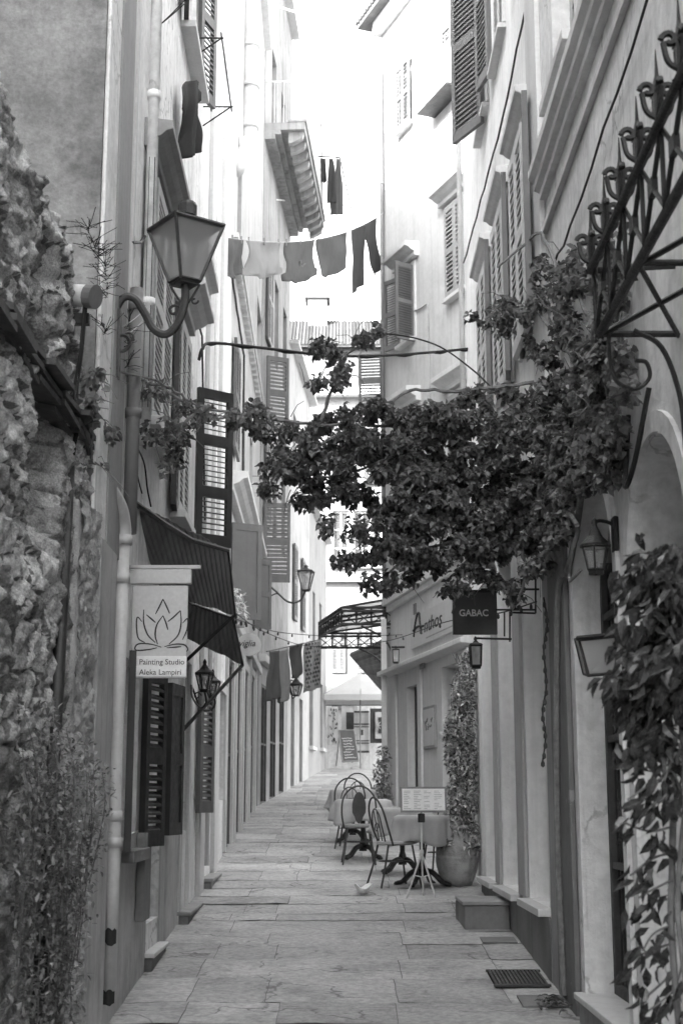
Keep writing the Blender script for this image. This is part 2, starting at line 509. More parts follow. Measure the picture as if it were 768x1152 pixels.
def street_slabs():
    rnd = random.Random(3)
    mb = MB(); ju = MB()
    y = 3.0
    jx = lambda i, y: 0
    while y < 46.5:
        dy = rnd.uniform(.42, .95) * (1 if y < 25 else 1.5)
        y1 = y + dy
        xL = -2.1
        xR = 3.6 if y > 15 else 2.1
        if y > 28: xL = -2.2 + (y - 28) * .05
        xs = [xL]
        # long joints wander along the street, so rows mostly share them
        base = [-.98, -.38 + .22 * math.sin(y * .35), .45 + .15 * math.sin(y * .5 + 1), 1.12, 2.0, 2.8]
        for q in base:
            if rnd.random() < .72:
                xs.append(q + rnd.uniform(-.07, .07))
        xs = sorted(x for x in xs if xL <= x < xR - .2) + [xR]
        g = .003
        for a, b in zip(xs[:-1], xs[1:]):
            t = rnd.uniform(-.003, .003); tx = rnd.uniform(-.005, .005); ty = rnd.uniform(-.003, .003)
            tone = rnd.uniform(.82, 1.14)
            nx = max(2, int((b - a) / .12)); ny = max(2, int((y1 - y) / .12))
            s0, s1 = rnd.uniform(-.03, .03), rnd.uniform(-.03, .03)
            def fn(i, j, a=a, b=b, y=y, y1=y1, t=t, tx=tx, ty=ty, s0=s0, s1=s1):
                xx = a + g + (b - a - 2 * g) * i
                yy = y + g + (y1 - y - 2 * g) * j
                yy += .05 * math.sin(xx * 1.1 + y * .9) if y > 3 else 0
                if 0 < i < 1 and 0 < j < 1: e = 0
                else: e = -.006 + noise.noise(Vector((xx * 9, yy * 9, 3))) * .008
                ex = noise.noise(Vector((xx * 5, yy * 5, 1))) * .012
                z = gz(yy) + t + tx * (i - .5) + ty * (j - .5) + e + noise.noise(Vector((xx * 2.2, yy * 2.2, 7))) * .008
                return Vector((xx + ex * .6, yy + ex, z))
            mb.grid(nx, ny, fn, tone)
        y = y1
    mb.build('street', m_slab, normals=False, smooth=False)['kind'] = 'structure'
    gr = MB()
    gr.grid(4, 60, lambda i, j: Vector((-2.2 + 6 * i, 2.5 + 44 * j, gz(2.5 + 44 * j) - .014)))
    gr.build('street_bed', m_grout, normals=False)['kind'] = 'structure'
street_slabs()
pz = MB().add([(-6, 46.3, gz(46) + .004), (8, 46.3, gz(46) + .004), (8, 60, gz(46) + .004), (-6, 60, gz(46) + .004)], [(0, 1, 2, 3)])
pz.build('square_paving', m_slab, normals=False)['kind'] = 'structure'

FL = mkframe((-1.33, 0), (-.011, 1), -1)
FL2 = mkframe((-1.36, 0), (-.011, 1), -1)
F3 = mkframe((-1.65, 28.4), (.065, 1), -1)
FR = mkframe((1.5, 0), (0, 1), 1)
FH = mkframe((.95, 31), (.385, -1), 1)
FA = mkframe((1.0, 29), (.187, -.982), 1)
def opx(F, x0, x1, yt, yb, dp=.25, arch=0):
    ym = (yt + yb) / 2
    u0, u1 = sorted((F.u(x0, ym), F.u(x1, ym)))
    uc = (u0 + u1) / 2
    return (u0, u1, F.z(uc, yb), F.z(uc, yt), dp, arch)

# ================================================================== LEFT: rubble wall
def stone_wall():
    import numpy as np
    rs = np.random.RandomState(5)
    y0, y1, z0, z1 = 2.0, 7.88, -.2, 5.05
    # stone centres on jittered courses
    cs = []
    z = z0
    while z < z1 + .3:
        hh = rs.uniform(.08, .22)
        y = y0 - rs.uniform(0, .3)
        while y < y1 + .3:
            ww = rs.uniform(.10, .36)
            cs.append((y + ww / 2, z + hh / 2 + rs.uniform(-.04, .04), ww, hh, rs.uniform(-.5, 1), rs.uniform(.55, 1.5), rs.uniform(-.28, .28), rs.uniform(-.35, .25)))
            y += ww
        z += hh
    cs = np.array(cs)
    st = .016
    ny = int((y1 - y0) / st); nz = int((z1 - z0) / st)
    yy = np.linspace(y0, y1, ny + 1); zz = np.linspace(z0, z1, nz + 1)
    Y, Z = np.meshgrid(yy, zz, indexing='ij')
    wob = np.array([[noise.noise(Vector((a * 3.1, b * 3.1, 0))) for b in zz] for a in yy])
    wob2 = np.array([[noise.noise(Vector((a * 3.1, b * 3.1, 9))) for b in zz] for a in yy])
    fin = np.array([[noise.fractal(Vector((a * 11, b * 11, 4)), .6, 2.2, 5) for b in zz] for a in yy])
    Yw = Y + wob * .09; Zw = Z + wob2 * .07
    d1 = np.full(Y.shape, 9.); d2 = np.full(Y.shape, 9.); idx = np.zeros(Y.shape, int)
    for k, (cy, cz, ww, hh, dd, tt, ta, tb) in enumerate(cs):
        i0 = max(0, int((cy - .7 - y0) / st)); i1 = min(ny + 1, int((cy + .7 - y0) / st)); j0 = max(0, int((cz - .55 - z0) / st)); j1 = min(nz + 1, int((cz + .55 - z0) / st))
        if i0 >= i1 or j0 >= j1: continue
        sl = (slice(i0, i1), slice(j0, j1))
        dist = np.sqrt(((Yw[sl] - cy) / (ww * 2.2)) ** 2 + ((Zw[sl] - cz) / (hh * 2.2)) ** 2)
        a1 = d1[sl]; a2 = d2[sl]; ii = idx[sl]
        new = dist < a1
        a2n = np.where(new, a1, np.minimum(a2, dist)); a1n = np.where(new, dist, a1)
        d1[sl] = a1n; d2[sl] = a2n; idx[sl] = np.where(new, k, ii)
    e = np.clip((d2 - d1) / .13, 0, 1)
    rel = np.minimum(e * 2.2, 1) * .030 + cs[idx, 4] * .018 * e + fin * .030 + (cs[idx, 6] * (Yw - cs[idx, 0]) + cs[idx, 7] * (Zw - cs[idx, 1])) * e
    # the wall leans out towards its foot and is eroded above the ledge
    smear = np.clip(np.array([[noise.noise(Vector((a * .9, b * .9, 41))) for b in zz] for a in yy]) * 4 + .2, 0, 1)
    rel = rel * (1 - .45 * smear) + .03 * smear + fin * .012 * smear
    hole = np.clip(np.array([[noise.noise(Vector((a * 1.1, b * 1.1, 22))) for b in zz] for a in yy]) - .12, 0, 1) * .35
    rel = rel - hole - np.clip((Z - 3.9), 0, .05) * .8
    top = 4.92 + np.array([noise.noise(Vector((a * 1.7, 0, 5))) * .2 + noise.noise(Vector((a * 6, 0, 5))) * .1 for a in yy])
    top = top - np.clip((yy - 7.35) / .5, 0, 1) * .25
    Zc = np.minimum(Z, top[:, None])
    over = np.clip(Z - top[:, None], 0, 9)
    X = -1.475 + rel - over * 3.0
    X = np.maximum(X, -2.0)
    mb = MB()
    vs = [(X[i, j], Y[i, j], Zc[i, j] - over[i, j] * .1) for i in range(ny + 1) for j in range(nz + 1)]
    fs = []; cc = []
    tt = np.where(e > .2, cs[idx, 5], .42 + .5 * smear)
    for i in range(ny):
        for j in range(nz):
            fs.append((i * (nz + 1) + j, (i + 1) * (nz + 1) + j, (i + 1) * (nz + 1) + j + 1, i * (nz + 1) + j + 1)); cc.append(float(tt[i, j]))
    n = len(mb.v); mb.v += [Vector(v) for v in vs]; mb.f += fs; mb.c += cc
    mb.box((-2.0, y0, z0), (-1.60, y1, 4.6), .8)
    th = thing('rubble_wall', 'tall old rubble stone wall with ragged top, nearest on the left', 'stone wall', (-1.6, 5, 0))
    mb.build('masonry', m_stone, th, smooth=True, normals=False)
    # ledge of old roof tiles and timber
    lg = MB()
    rnd = random.Random(2)
    y = 2.5
    while y < 7.8:
        L = rnd.uniform(.3, .55)
        z = 3.95 + rnd.uniform(-.03, .03)
        for k in range(3):
            lg.obox((-1.54, y + rnd.uniform(-.03, .03), z - .045 * k), (.17 + rnd.uniform(-.03, .03) - .02 * k, 0, -.02), (0, L, rnd.uniform(-.02, .02)), (0, 0, .03), rnd.uniform(.6, 1.3))
        y += L * .96
    lg.build('ledge', m_wood, th)
    return th
sw = stone_wall()

# ================================================================== LEFT 1: tall house with the gable towards the camera
L1 = thing('tall_house', 'tall pale plastered house on the left with mottled gable end above the rubble wall', 'house', (-3, 13, 0))
U0, U1, LT = 7.9, 18.8, 14.6
w1 = opx(FL, 160, 181, 186, 484, .16)
w2 = opx(FL, 194, 205, 372, 585, .16)
w1 = (9.95, 11.08, w1[2], 6.5, .16, 0)
g1 = opx(FL, 139, 155, 745, 955, .2)
g2 = opx(FL, 166, 181, 742, 1036, .25)
g3 = opx(FL, 203, 211, 745, 935, .2)
g4 = opx(FL, 222, 231, 790, 935, .2)
g5 = opx(FL, 243, 252, 778, 900, .15)
up1 = opx(FL, 206, 222, -120, 68, .16)
up0 = (w1[0], w1[1], 8.75, 10.9, .16, 0)
up2 = (w2[0], w2[1], 8.9, 10.9, .16, 0)
w3 = (up1[0], up1[1], 4.45, 6.6, .16, 0)
ops = [w1, w2, w3, g1, g2, g3, g4, g5, up1, up0, up2]
facade(MB(), FL, U0, U1, -.1, LT, ops).build('wall', m_plL1, L1, normals=False)
gb = MB()
gb.hexa([(-1.425, U0 - .03, 0), (-7, U0 - .03, 0), (-7, U0 - .002, 0), (-1.425, U0 - .002, 0), (-1.425, U0 - .03, LT), (-7, U0 - .03, LT), (-7, U0 - .002, LT), (-1.425, U0 - .002, LT)])
gb.build('gable_wall', m_mottle, L1)
MB().fb(FL, U0 - .031, 8.28, 3.4, LT, .002, .022).build('corner_trim', m_plL1, L1, bevel=.004)
MB().fb(FL, 8.285, 8.80, 3.4, LT, .002, .035).build('pilaster', m_trimg, L1, bevel=.006)
MB().fb(FL, 8.80, 8.95, 3.4, LT, .002, .02).fb(FL, 9.0, 9.06, 3.4, LT, .002, .03).build('moulding', m_trim, L1, bevel=.004)
mbs = MB()
mbs.grid(40, 260, lambda i, j: FL(7.42 + .58 * i, -.1 + 3.62 * j, .035 + noise.noise(Vector((i * 30, j * 130, 0)) * .8) * .022 + noise.noise(Vector((i * 9, j * 45, 2)) * .5) * .03))
mbs.fb(FL, 7.44, 8.0, -.1, 3.5, -.1, .01)
mbs.build('stucco_pier', m_rough, L1, normals=False, smooth=True)
MB().fb(FL, 8.0, 8.62, -.1, 3.40, .002, .05).build('smooth_pier', m_pilg if 0 else m_baseL, L1, bevel=.006)
# darker base below the ground floor windows, leaving the doors free
db = MB()
def baseband(F, mb, a, b, h, cuts, d=.015):
    xs = [a]
    for c in sorted(cuts): xs += [c[0] - .0, c[1] + .0]
    xs.append(b)
    for k in range(0, len(xs), 2):
        p, q = xs[k], xs[k + 1]
        if q - p < .03: continue
        mb.hexa([F(p, -.1, .002), F(q, -.1, .002), F(q, -.1, d), F(p, -.1, d), F(p, gz(p) + h, .002), F(q, gz(q) + h, .002), F(q, gz(q) + h, d), F(p, gz(p) + h, d)])
baseband(FL, db, 8.62, 13.4, 1.05, [(g2[0], g2[1])])
db.build('base', m_baseL, L1)
for o in (w1, w2, w3, up0, up1, up2): closing(FL, L1, o, m_shw, m_pane, 'window')
closing(FL, L1, g1, m_wood, m_pane, 'window'); closing(FL, L1, g3, m_wood, m_pane, 'window'); closing(FL, L1, g5, m_trim, m_pane, 'window')
closing(FL, L1, g2, m_shw, m_pane, 'door', 2, 2); closing(FL, L1, g4, m_wood, m_pane, 'window')
# closed louvred leaves standing proud of the wall, near edge dark
def leafpair(F, par, o, m1, m2=None, d=.03, near=True, panels=2, t=.045, over=.02, pitch=.055):
    a, b, c, e = o[:4]
    w = (b - a) / 2
    shutter(par, F(a - over, c, d), F.D3, F.N3, w + over - .004, e - c, m1, t, panels, pitch)
    shutter(par, F(a + w + .004, c, d), F.D3, F.N3, w + over - .004, e - c, m2 or m1, t, panels, pitch)
leafpair(FL, L1, w1, m_shw)
leafpair(FL, L1, w2, m_shw)
leafpair(FL, L1, up0, m_shw)
def openleaf(F, par, u, z0, z1, wd, ang, mat, d=.02, toward=-1, **k):
    """leaf hinged at u, swung ang degrees off the wall; toward -1 = its free end points back along the wall direction"""
    a = R(ang)
    W = F.D3 * toward * math.cos(a) + F.N3 * math.sin(a)
    Nn = (F.N3 * math.cos(a) - F.D3 * toward * math.sin(a))
    return shutter(par, F(u, z0, d), W, Nn, wd, z1 - z0, mat, **k)
openleaf(FL, L1, w1[0] - .03, w1[2] - .02, w1[3], .34, 4, m_shd)
openleaf(FL, L1, w2[0] - .03, w2[2] - .02, w2[3], .34, 4, m_shd)
# far leaf of the third window stands out over the street with see-through louvres
hu, hz = FL.uz(216, 600)
openleaf(FL, L1, hu, FL.z(hu, 612), FL.z(hu, 436), .42, 52, m_shd, toward=1, open_slats=True, panels=3, pitch=.05)
hu = up1[0] - .02
openleaf(FL, L1, hu, up1[2], up1[3], .40, 6, m_shd)
openleaf(FL, L1, up1[1], up1[2], up1[3], .36, 20, m_shg, toward=1)
openleaf(FL, L1, g1[0] - .01, g1[2], g1[3], .42, 8, m_shd)
openleaf(FL, L1, g1[1] + .01, g1[2], g1[3], .40, 14, m_shd, toward=1)
hu = FL.u(184, 850)
openleaf(FL, L1, hu, FL.z(hu, 940), FL.z(hu, 768), .42, 9, m_shd, toward=1, solid=True)
openleaf(FL, L1, FL.u(219, 860), FL.z(13.9, 915), FL.z(13.9, 770), .34, 20, m_shg, toward=1)
hood(FL, L1, 9.6, 11.2, w1[3] + .1, .21, .2, m_trimg)
hood(FL, L1, w2[0] - .12, w2[1] + .12, w2[3] + .12, .27, .2, m_trim)
hood(FL, L1, w3[0] - .12, w3[1] + .12, w3[3] + .1, .27, .2, m_trim)
surround(FL, L1, g3[0], g3[1], gz(13) , g3[3]); surround(FL, L1, g5[0], g5[1], g5[2], g5[3]); surround(FL, L1, g4[0], g4[1], g4[2], g4[3])
sill(FL, L1, w1[0] - .08, w1[1] + .08, w1[2]); sill(FL, L1, w2[0] - .08, w2[1] + .08, w2[2]); sill(FL, L1, g1[0] - .05, g1[1] + .05, g1[2], .1, .08, m_based); sill(FL, L1, up1[0] - .08, up1[1] + .08, up1[2])
MB().fb(FL, g1[1] - .05, g1[1] + .30, gz(10) + .45, g1[2] + .1, .02, .08).build('hatch', m_based, L1, bevel=.004)
for a, b in ((15.0, 15.5), (16.9, 17.4)):
    MB().fb(FL, a, b, 0, LT, .002, .05).build('pilaster', m_trim, L1, bevel=.005)
# door steps and ledges along the foot
def step(F, a, b, h, d, label, mat=m_based, top=None):
    t = thing('door_step', label, 'step', F((a + b) / 2, gz((a + b) / 2), d / 2))
    MB().hexa([F(a, gz(a) - .05, 0), F(b, gz(b) - .05, 0), F(b, gz(b) - .05, d), F(a, gz(a) - .05, d), F(a, gz(a) + h, 0), F(b, gz(a) + h, 0), F(b, gz(a) + h, d), F(a, gz(a) + h, d)]).build('riser', mat, t, bevel=.01)
    MB().fb(F, a - .02, b + .02, gz(a) + h + .002, gz(a) + h + .035, 0, d + .02).build('tread', top or m_marble, t, bevel=.008)
step(FL, g2[0] - .02, g2[1] + .02, .09, .07, 'worn stone door step below the big lotus sign, nearest on the left')
step(FL, 13.1, 14.3, .07, .12, 'long low stone step below the wall lanterns on the left', top=m_trimg)
step(FL, 15.6, 16.9, .07, .12, 'low stone step in the left doorway beyond the wall lanterns', top=m_trimg)

# ================================================================== LEFT 2
# added unseen houses: cut light from behind, keep low sun off the gable
N0 = thing('added_sun_blocker', 'added unseen house block behind the rubble wall keeping sun off the gable', 'house', (-5, -1, 0))
MB().box((-8, -9, -1), (-2.45, 7.6, 15)).build('wall', m_plL2, N0)
MB().box((-8.2, -9.2, 15), (-2.3, 7.65, 15.2)).build('roof', m_tile, N0)
N1 = thing('added_light_blocker', 'added unseen house block behind the camera cutting light from the open end', 'house', (0, -14, 0))
MB().box((-8, -19, -2), (8, -13, 6.5)).build('wall', m_plL2, N1)
MB().box((-8.2, -19.2, 6.5), (8.2, -12.8, 6.7)).build('roof', m_tile, N1)

L2 = thing('pale_house', 'pale house in the middle of the left row carrying a wide downpipe', 'house', (-4, 23.5, 0))
a0, a1, T2 = 18.83, 28.35, 18.0
v1 = opx(FL2, 289, 295, 352, 440, .15)
wins2 = [(19.6, 20.6, 6.9, 8.5, .18, 0), (22.2, 23.2, 6.9, 8.5, .18, 0), v1, (20.3, 21.3, 10.2, 12.0, .18, 0), (24.6, 25.5, 6.6, 8.4, .18, 0)]
gd = [(19.5, 20.7, gz(19.5), 3.9, .07, 0), (21.4, 22.7, gz(21.6), 4.0, .07, 0), (23.3, 24.7, gz(23.4), 4.1, .07, 0), (25.4, 26.8, gz(25.6), 4.2, .07, 0)]
facade(MB(), FL2, a0, a1, -.1, T2, wins2 + gd).build('wall', m_plL2, L2, normals=False)
for o in wins2: closing(FL2, L2, o, m_shg, m_pane, 'window')
for o in gd: closing(FL2, L2, o, m_shg, m_pane, 'door', 2, 2); surround(FL2, L2, o[0], o[1], o[2], o[3], .14, .04, m_trim)
for o in (wins2[0],): leafpair(FL2, L2, o, m_shg)
hood(FL2, L2, a0 + .01, 25.2, 6.08, .3, .26, m_trim, 'eave_cornice')
# dark solid leaf swung across the street side
hu = FL2.u(258, 640); 
openleaf(FL2, L2, hu, FL2.z(hu, 696), FL2.z(hu, 588), .46, 62, m_shg, toward=1, solid=True, panels=1)
hu = FL2.u(284, 640)
openleaf(FL2, L2, hu, FL2.z(hu, 706), FL2.z(hu, 628), .42, 45, m_shg, toward=1, solid=True, panels=2)
hu = FL2.u(300, 440, .0)
cr = MB()
for k in range(24):
    u = 19.0 + k * .36
    cr.fb(FL2, u, u + .2, 9.62, 9.72, .002, .09)
cr.fb(FL2, a0, a1 - .01, 9.723, 9.80, .002, .12)
cr.build('string_course', m_trim, L2)
MB().fb(FL2, a0 - .02, a1, T2, T2 + .15, -5, .15).build('roof', m_trim, L2)
for a in (20.95, 22.9, 24.9, 27.0):
    MB().fb(FL2, a, a + .28, 0, 4.4, .002, .06).build('pilaster', m_trim, L2, bevel=.005)
MB().fb(FL2, a0, a1, 4.42, 4.56, .002, .10).build('cornice', m_trim, L2, bevel=.006)

# ================================================================== LEFT 3: balcony house
L3 = thing('balcony_house', 'old house on the left with a tall corbelled balcony high under the sky', 'house', (-4, 31, 0))
b0, b1, T3 = 0, 5.6, 21.5
l3w = [(.5, 1.3, 7.6, 9.7, .18, 0), (2.2, 3.0, 7.6, 9.7, .18, 0), (4.0, 4.8, 7.6, 9.7, .18, 0), (.5, 1.3, 11.6, 13.6, .18, 0), (2.2, 3.0, 11.6, 13.6, .18, 0), (4.0, 4.8, 11.6, 13.6, .18, 0), (1.2, 2.1, 16.5, 18.8, .18, 0), (3.2, 4.1, 16.5, 18.8, .18, 0)]
l3g = [(.5, 1.5, gz(29), 4.3, .07, 0), (2.1, 3.2, gz(30.5), 4.4, .07, 0), (3.9, 4.9, gz(32.5), 4.4, .07, 0)]
facade(MB(), F3, b0, b1, -.1, T3, l3w + l3g).build('wall', m_plL3, L3, normals=False)
for o in l3w: closing(F3, L3, o, m_shg, m_pane, 'window')
for o in l3g: closing(F3, L3, o, m_wood, m_pane, 'door', 2, 2)
leafpair(F3, L3, l3w[0], m_shg); leafpair(F3, L3, l3w[3], m_shg)
z0_ = EYE + ray(300, 482)[1] * 29.2
openleaf(F3, L3, .4, F3.z(.4, 655), F3.z(.4, 566), .55, 80, m_shg, toward=1, pitch=.08)
openleaf(F3, L3, .62, F3.z(.6, 484), F3.z(.6, 400), .5, 60, m_shg, toward=1, pitch=.08)
bal = MB()
bal.fb(F3, b0, 5.4, 16.15, 16.32, .002, .86)
bal.fb(F3, b0, 5.4, 15.95, 16.148, .002, .22)
bal.fb(F3, b0, 5.4, 16.05, 16.147, .23, .34)
bal.fb(F3, b0 - .02, 5.42, 16.322, 16.38, .5, .9)
for k in range(12):
    u = .12 + k * .47
    bal.prism([F3(u, 16.146, .5), F3(u, 15.88, .5), F3(u, 15.92, .62), F3(u, 16.02, .8), F3(u, 16.146, .83)], F3.D3 * .17)
bal.build('balcony', m_plL3, L3)
rl = MB()
for k in range(28):
    u = .03 + 5.3 * k / 27
    rl.tube([F3(u, 16.32, .83), F3(u, 17.3, .83)], .010, 5)
for z in (16.42, 17.3): rl.tube([F3(.02, z, .83), F3(5.38, z, .83)], .018, 6)
for d in (.2, .4, .6): rl.tube([F3(.03, 16.32, d), F3(.03, 17.3, d)], .01, 5)
rl.tube([F3(.03, 17.3, 0), F3(.03, 17.3, .83)], .018, 6)
rl.build('railing', m_pipew, L3)
po = MB()
for u in (.05, 2.7, 5.3): po.tube([F3(u, 17.3, .8), F3(u, 18.9, .8)], .02, 6)
po.tube([F3(.05, 18.9, .8), F3(5.3, 18.9, .8)], .02, 6); po.tube([F3(.05, 18.9, .8), F3(.05, 19.2, 0)], .02, 6)
po.build('awning_frame', m_pipew, L3)
MB().fb(F3, -.1, b1, T3, T3 + .1, -5, .2).build('roof', m_trim, L3)
MB().fb(F3, 0, b1, 4.7, 4.85, .002, .14).build('cornice', m_trim, L3)

# ================================================================== LEFT 4 and 5
L4 = thing('shuttered_house', 'pale narrow house on the left behind the balcony house, with a tiled eave', 'house', (-4, 36, 0))
l4w = [(6.6, 7.3, 6.4, 8.3, .15, 0), (8.8, 9.5, 6.4, 8.3, .15, 0), (6.6, 7.3, 10, 11.7, .15, 0), (8.8, 9.5, 10, 11.7, .15, 0)]
l4g = [(6.5, 7.4, gz(35), 4.5, .2, 0), (8.7, 9.6, gz(37), 4.6, .2, 0)]
facade(MB(), F3, 5.62, 11.4, 0, 13.2, l4w + l4g).build('wall', m_plL2, L4, normals=False)
for o in l4w: closing(F3, L4, o, m_shg, m_pane, 'window')
for o in l4g: closing(F3, L4, o, m_wood, m_pane, 'door', 2, 2)
leafpair(F3, L4, l4w[0], m_shg); leafpair(F3, L4, l4w[1], m_shg)
MB().fb(F3, 5.62, 11.45, 13.2, 13.3, -5, .22).build('roof', m_trim, L4)
L5 = thing('end_house', 'low pale house ending the left row beside the hanging rugs', 'house', (-4, 42, 0))
l5w = [(12.6, 13.4, 6.3, 8.0, .15, 0), (15, 15.8, 6.3, 8.0, .15, 0)]
l5g = [opx(F3, 348, 352, 762, 840, .2), opx(F3, 360, 363, 770, 842, .2)]
facade(MB(), F3, 11.42, 17.8, 0, 10.3, l5w + l5g).build('wall', m_plL5, L5, normals=False)
for o in l5w: closing(F3, L5, o, m_shg, m_pane, 'window')
for o in l5g: closing(F3, L5, o, m_wood, m_pane, 'window', 1, 2)
for o in l5g: sill(F3, L5, o[0] - .1, o[1] + .1, o[2], .12, .1, m_trim)
MB().fb(F3, 11.42, 17.85, 10.3, 10.38, -5, .2).build('roof', m_trim, L5)

# ================================================================== RIGHT 1: arched house
R1 = thing('arched_house', 'grey plastered house on the right with round arched doorways', 'house', (4, 4, 0))
T1 = 17.0
ar1 = (5.98, 7.30, gz(6.6) + .2, 3.64, .42, .66)
ar2 = (7.66, 9.02, gz(8) + .25, 3.82, .22, .68)
ar0 = (3.4, 4.8, gz(4) + .2, 3.64, .42, .66)
r1u = [(8.35, 9.25, 6.75, 8.9, .2, 0), (5.8, 6.8, 6.75, 8.9, .2, 0), (3.2, 4.2, 6.75, 8.9, .2, 0), (8.35, 9.25, 10.4, 12.4, .2, 0)]
facade(MB(), FR, -9, 9.78, -1, T1, [ar0, ar1, ar2] + r1u, nseg=20).build('wall', m_plR1, R1, normals=False)
for o in (ar0, ar1, ar2): closing(FR, R1, o, m_wood, m_pane, 'door', 2, 4)
for o in r1u: closing(FR, R1, o, m_shw, m_pane, 'window')
# arch architraves
for o in (ar0, ar1, ar2):
    m = MB(); a, b, c, d = o[:4]; r = (b - a) / 2; um = (a + b) / 2; zs = d - o[5]; n = 22
    def pt(k, rr, sc_):
        t = math.pi * k / n
        return um - rr * math.cos(t), zs + (o[5] + (rr - r)) * math.sin(t)
    for k in range(n):
        p0 = pt(k, r + .0, 1); p1 = pt(k + 1, r + .0, 1); q0 = pt(k, r + .1, 1); q1 = pt(k + 1, r + .1, 1)
        m.hexa([FR(*p0, -.002), FR(*p1, -.002), FR(*p1, .025), FR(*p0, .025), FR(*q0, -.002), FR(*q1, -.002), FR(*q1, .025), FR(*q0, .025)])
    m.fb(FR, a - .1, a, c, zs, -.002, .025); m.fb(FR, b, b + .1, c, zs, -.002, .025)
    m.build('arch_trim', m_plR1, R1)
co = MB()
prof_c = [(0, 6.24), (.05, 6.24), (.05, 6.29), (.09, 6.31), (.09, 6.36), (.13, 6.39), (.13, 6.46), (0, 6.5)]
co.prism([FR(-9, z, d) for d, z in prof_c], FR.D3 * 18.76)
co.fb(FR, -9, 9.76, 5.98, 6.03, .002, .04)
co.build('cornice', m_trim, R1, bevel=.004)
for o in r1u: sill(FR, R1, o[0] - .08, o[1] + .08, o[2], .10, .07, m_trim)
MB().fb(FR, -9, 9.8, T1, T1 + .2, -5, .4).build('roof', m_tile, R1)
st = MB()
for o in (ar1, ar2, ar0):
    s_ = thing('door_step', {ar1: 'stone door step under the arch behind the leafy vine, lower right', ar2: 'marble topped door step in front of the arch with the black lantern', ar0: 'stone door step of the arch nearest the camera on the right'}[o], 'step', FR(o[0], o[2], .1))
    MB().fb(FR, o[0] + .01, o[1] + .06, 0, o[2] - .035, -.2, .055).build('riser', m_trimg, s_)
    MB().fb(FR, o[0] + .0, o[1] + .08, o[2] - .035, o[2] + .004, -.2, .085).build('tread', m_marble, s_, bevel=.006)

# ================================================================== RIGHT 2: shuttered house with shop front
R2 = thing('shop_house', 'pale plastered house on the right with tall shop openings and hooded shuttered windows', 'house', (4, 13, 0))
T2R = 21.8
SZ = 1.17
shop = [(10.62, 11.72, SZ, 4.2, .24, 0), (12.3, 13.6, SZ, 4.2, .24, 0), (14.1, 15.2, SZ, 4.2, .24, 0)]
r2w = [(10.45, 11.25, 5.5, 7.2, .14, 0), (11.9, 12.7, 5.5, 7.2, .14, 0), (13.4, 14.2, 5.5, 7.2, .14, 0)]
r2x = [(10.45, 11.25, 8.9, 10.8, .14, 0), (11.9, 12.7, 8.9, 10.8, .14, 0), (13.4, 14.2, 8.9, 10.8, .14, 0)]
facade(MB(), FR, 9.80, 16.4, 0, T2R, shop + r2w + r2x).build('wall', m_plR2, R2, normals=False)
for o in shop:
    closing(FR, R2, o, m_wood, m_pane, 'shop_window', 1, 3)
    sill(FR, R2, o[0] - .1, o[1] + .06, SZ - .002, .10, .055)
for o in r2w + r2x:
    closing(FR, R2, o, m_shw, m_pane, 'window')
    surround(FR, R2, o[0], o[1], o[2], o[3], .09, .03, m_trim)
for o in r2w:
    leafpair(FR, R2, o, m_shw, d=.045, pitch=.07)
    hood(FR, R2, o[0] - .16, o[1] + .16, o[3] + .1, .14, .15, m_trim)
    openleaf(FR, R2, o[0] - .06, o[2], o[3] + .1, .30, 7, m_shg, d=.035)
leafpair(FR, R2, r2x[1], m_shw, d=-.03)
openleaf(FR, R2, 13.55, 8.78, 10.9, .56, 27, m_shg, d=.03, toward=1, closed=True)
openleaf(FR, R2, 12.75, 8.9, 10.8, .4, 12, m_shg, d=.03, toward=1)
openleaf(FR, R2, r2x[0][0] - .02, 8.9, 10.8, .4, 5, m_shg, d=.035)
for o in r2x: sill(FR, R2, o[0] - .08, o[1] + .08, o[2], .08, .05, m_trim)
pil = MB().fb(FR, 9.56 + .235, 10.34, 4.2, T2R, .002, .045)
pil.build('pilaster', m_trim, R2, bevel=.006)
ud0, ud1 = sorted((FR.u(615, 900), FR.u(647, 900)))
MB().fb(FR, ud0 + .0, 10.02, -.2, 4.18, .002, .04).build('pier', m_pilg, R2, bevel=.008)
MB().fb(FR, 10.03, 10.36, .5, 4.18, .002, .03).build('pier', m_trimg, R2, bevel=.008)
MB().fb(FR, 11.78, 12.24, SZ + .002, 4.2, .002, .03).build('pilaster', m_grm, R2, bevel=.004)
MB().fb(FR, 13.66, 14.04, SZ + .002, 4.2, .002, .03).build('pilaster', m_grm, R2, bevel=.004)
bb = MB(); bb.fb(FR, 10.37, 15.4, .4, SZ - .06, .002, .035)
bb.build('base', m_based, R2, bevel=.006)
MB().fb(FR, 9.8, 16.45, T2R, T2R + .2, -5, .4).build('roof', m_tile, R2)
MB().fb(FR, 10.36, 16.38, 4.9, 5.02, .002, .07).build('string_course', m_trim, R2, bevel=.005)

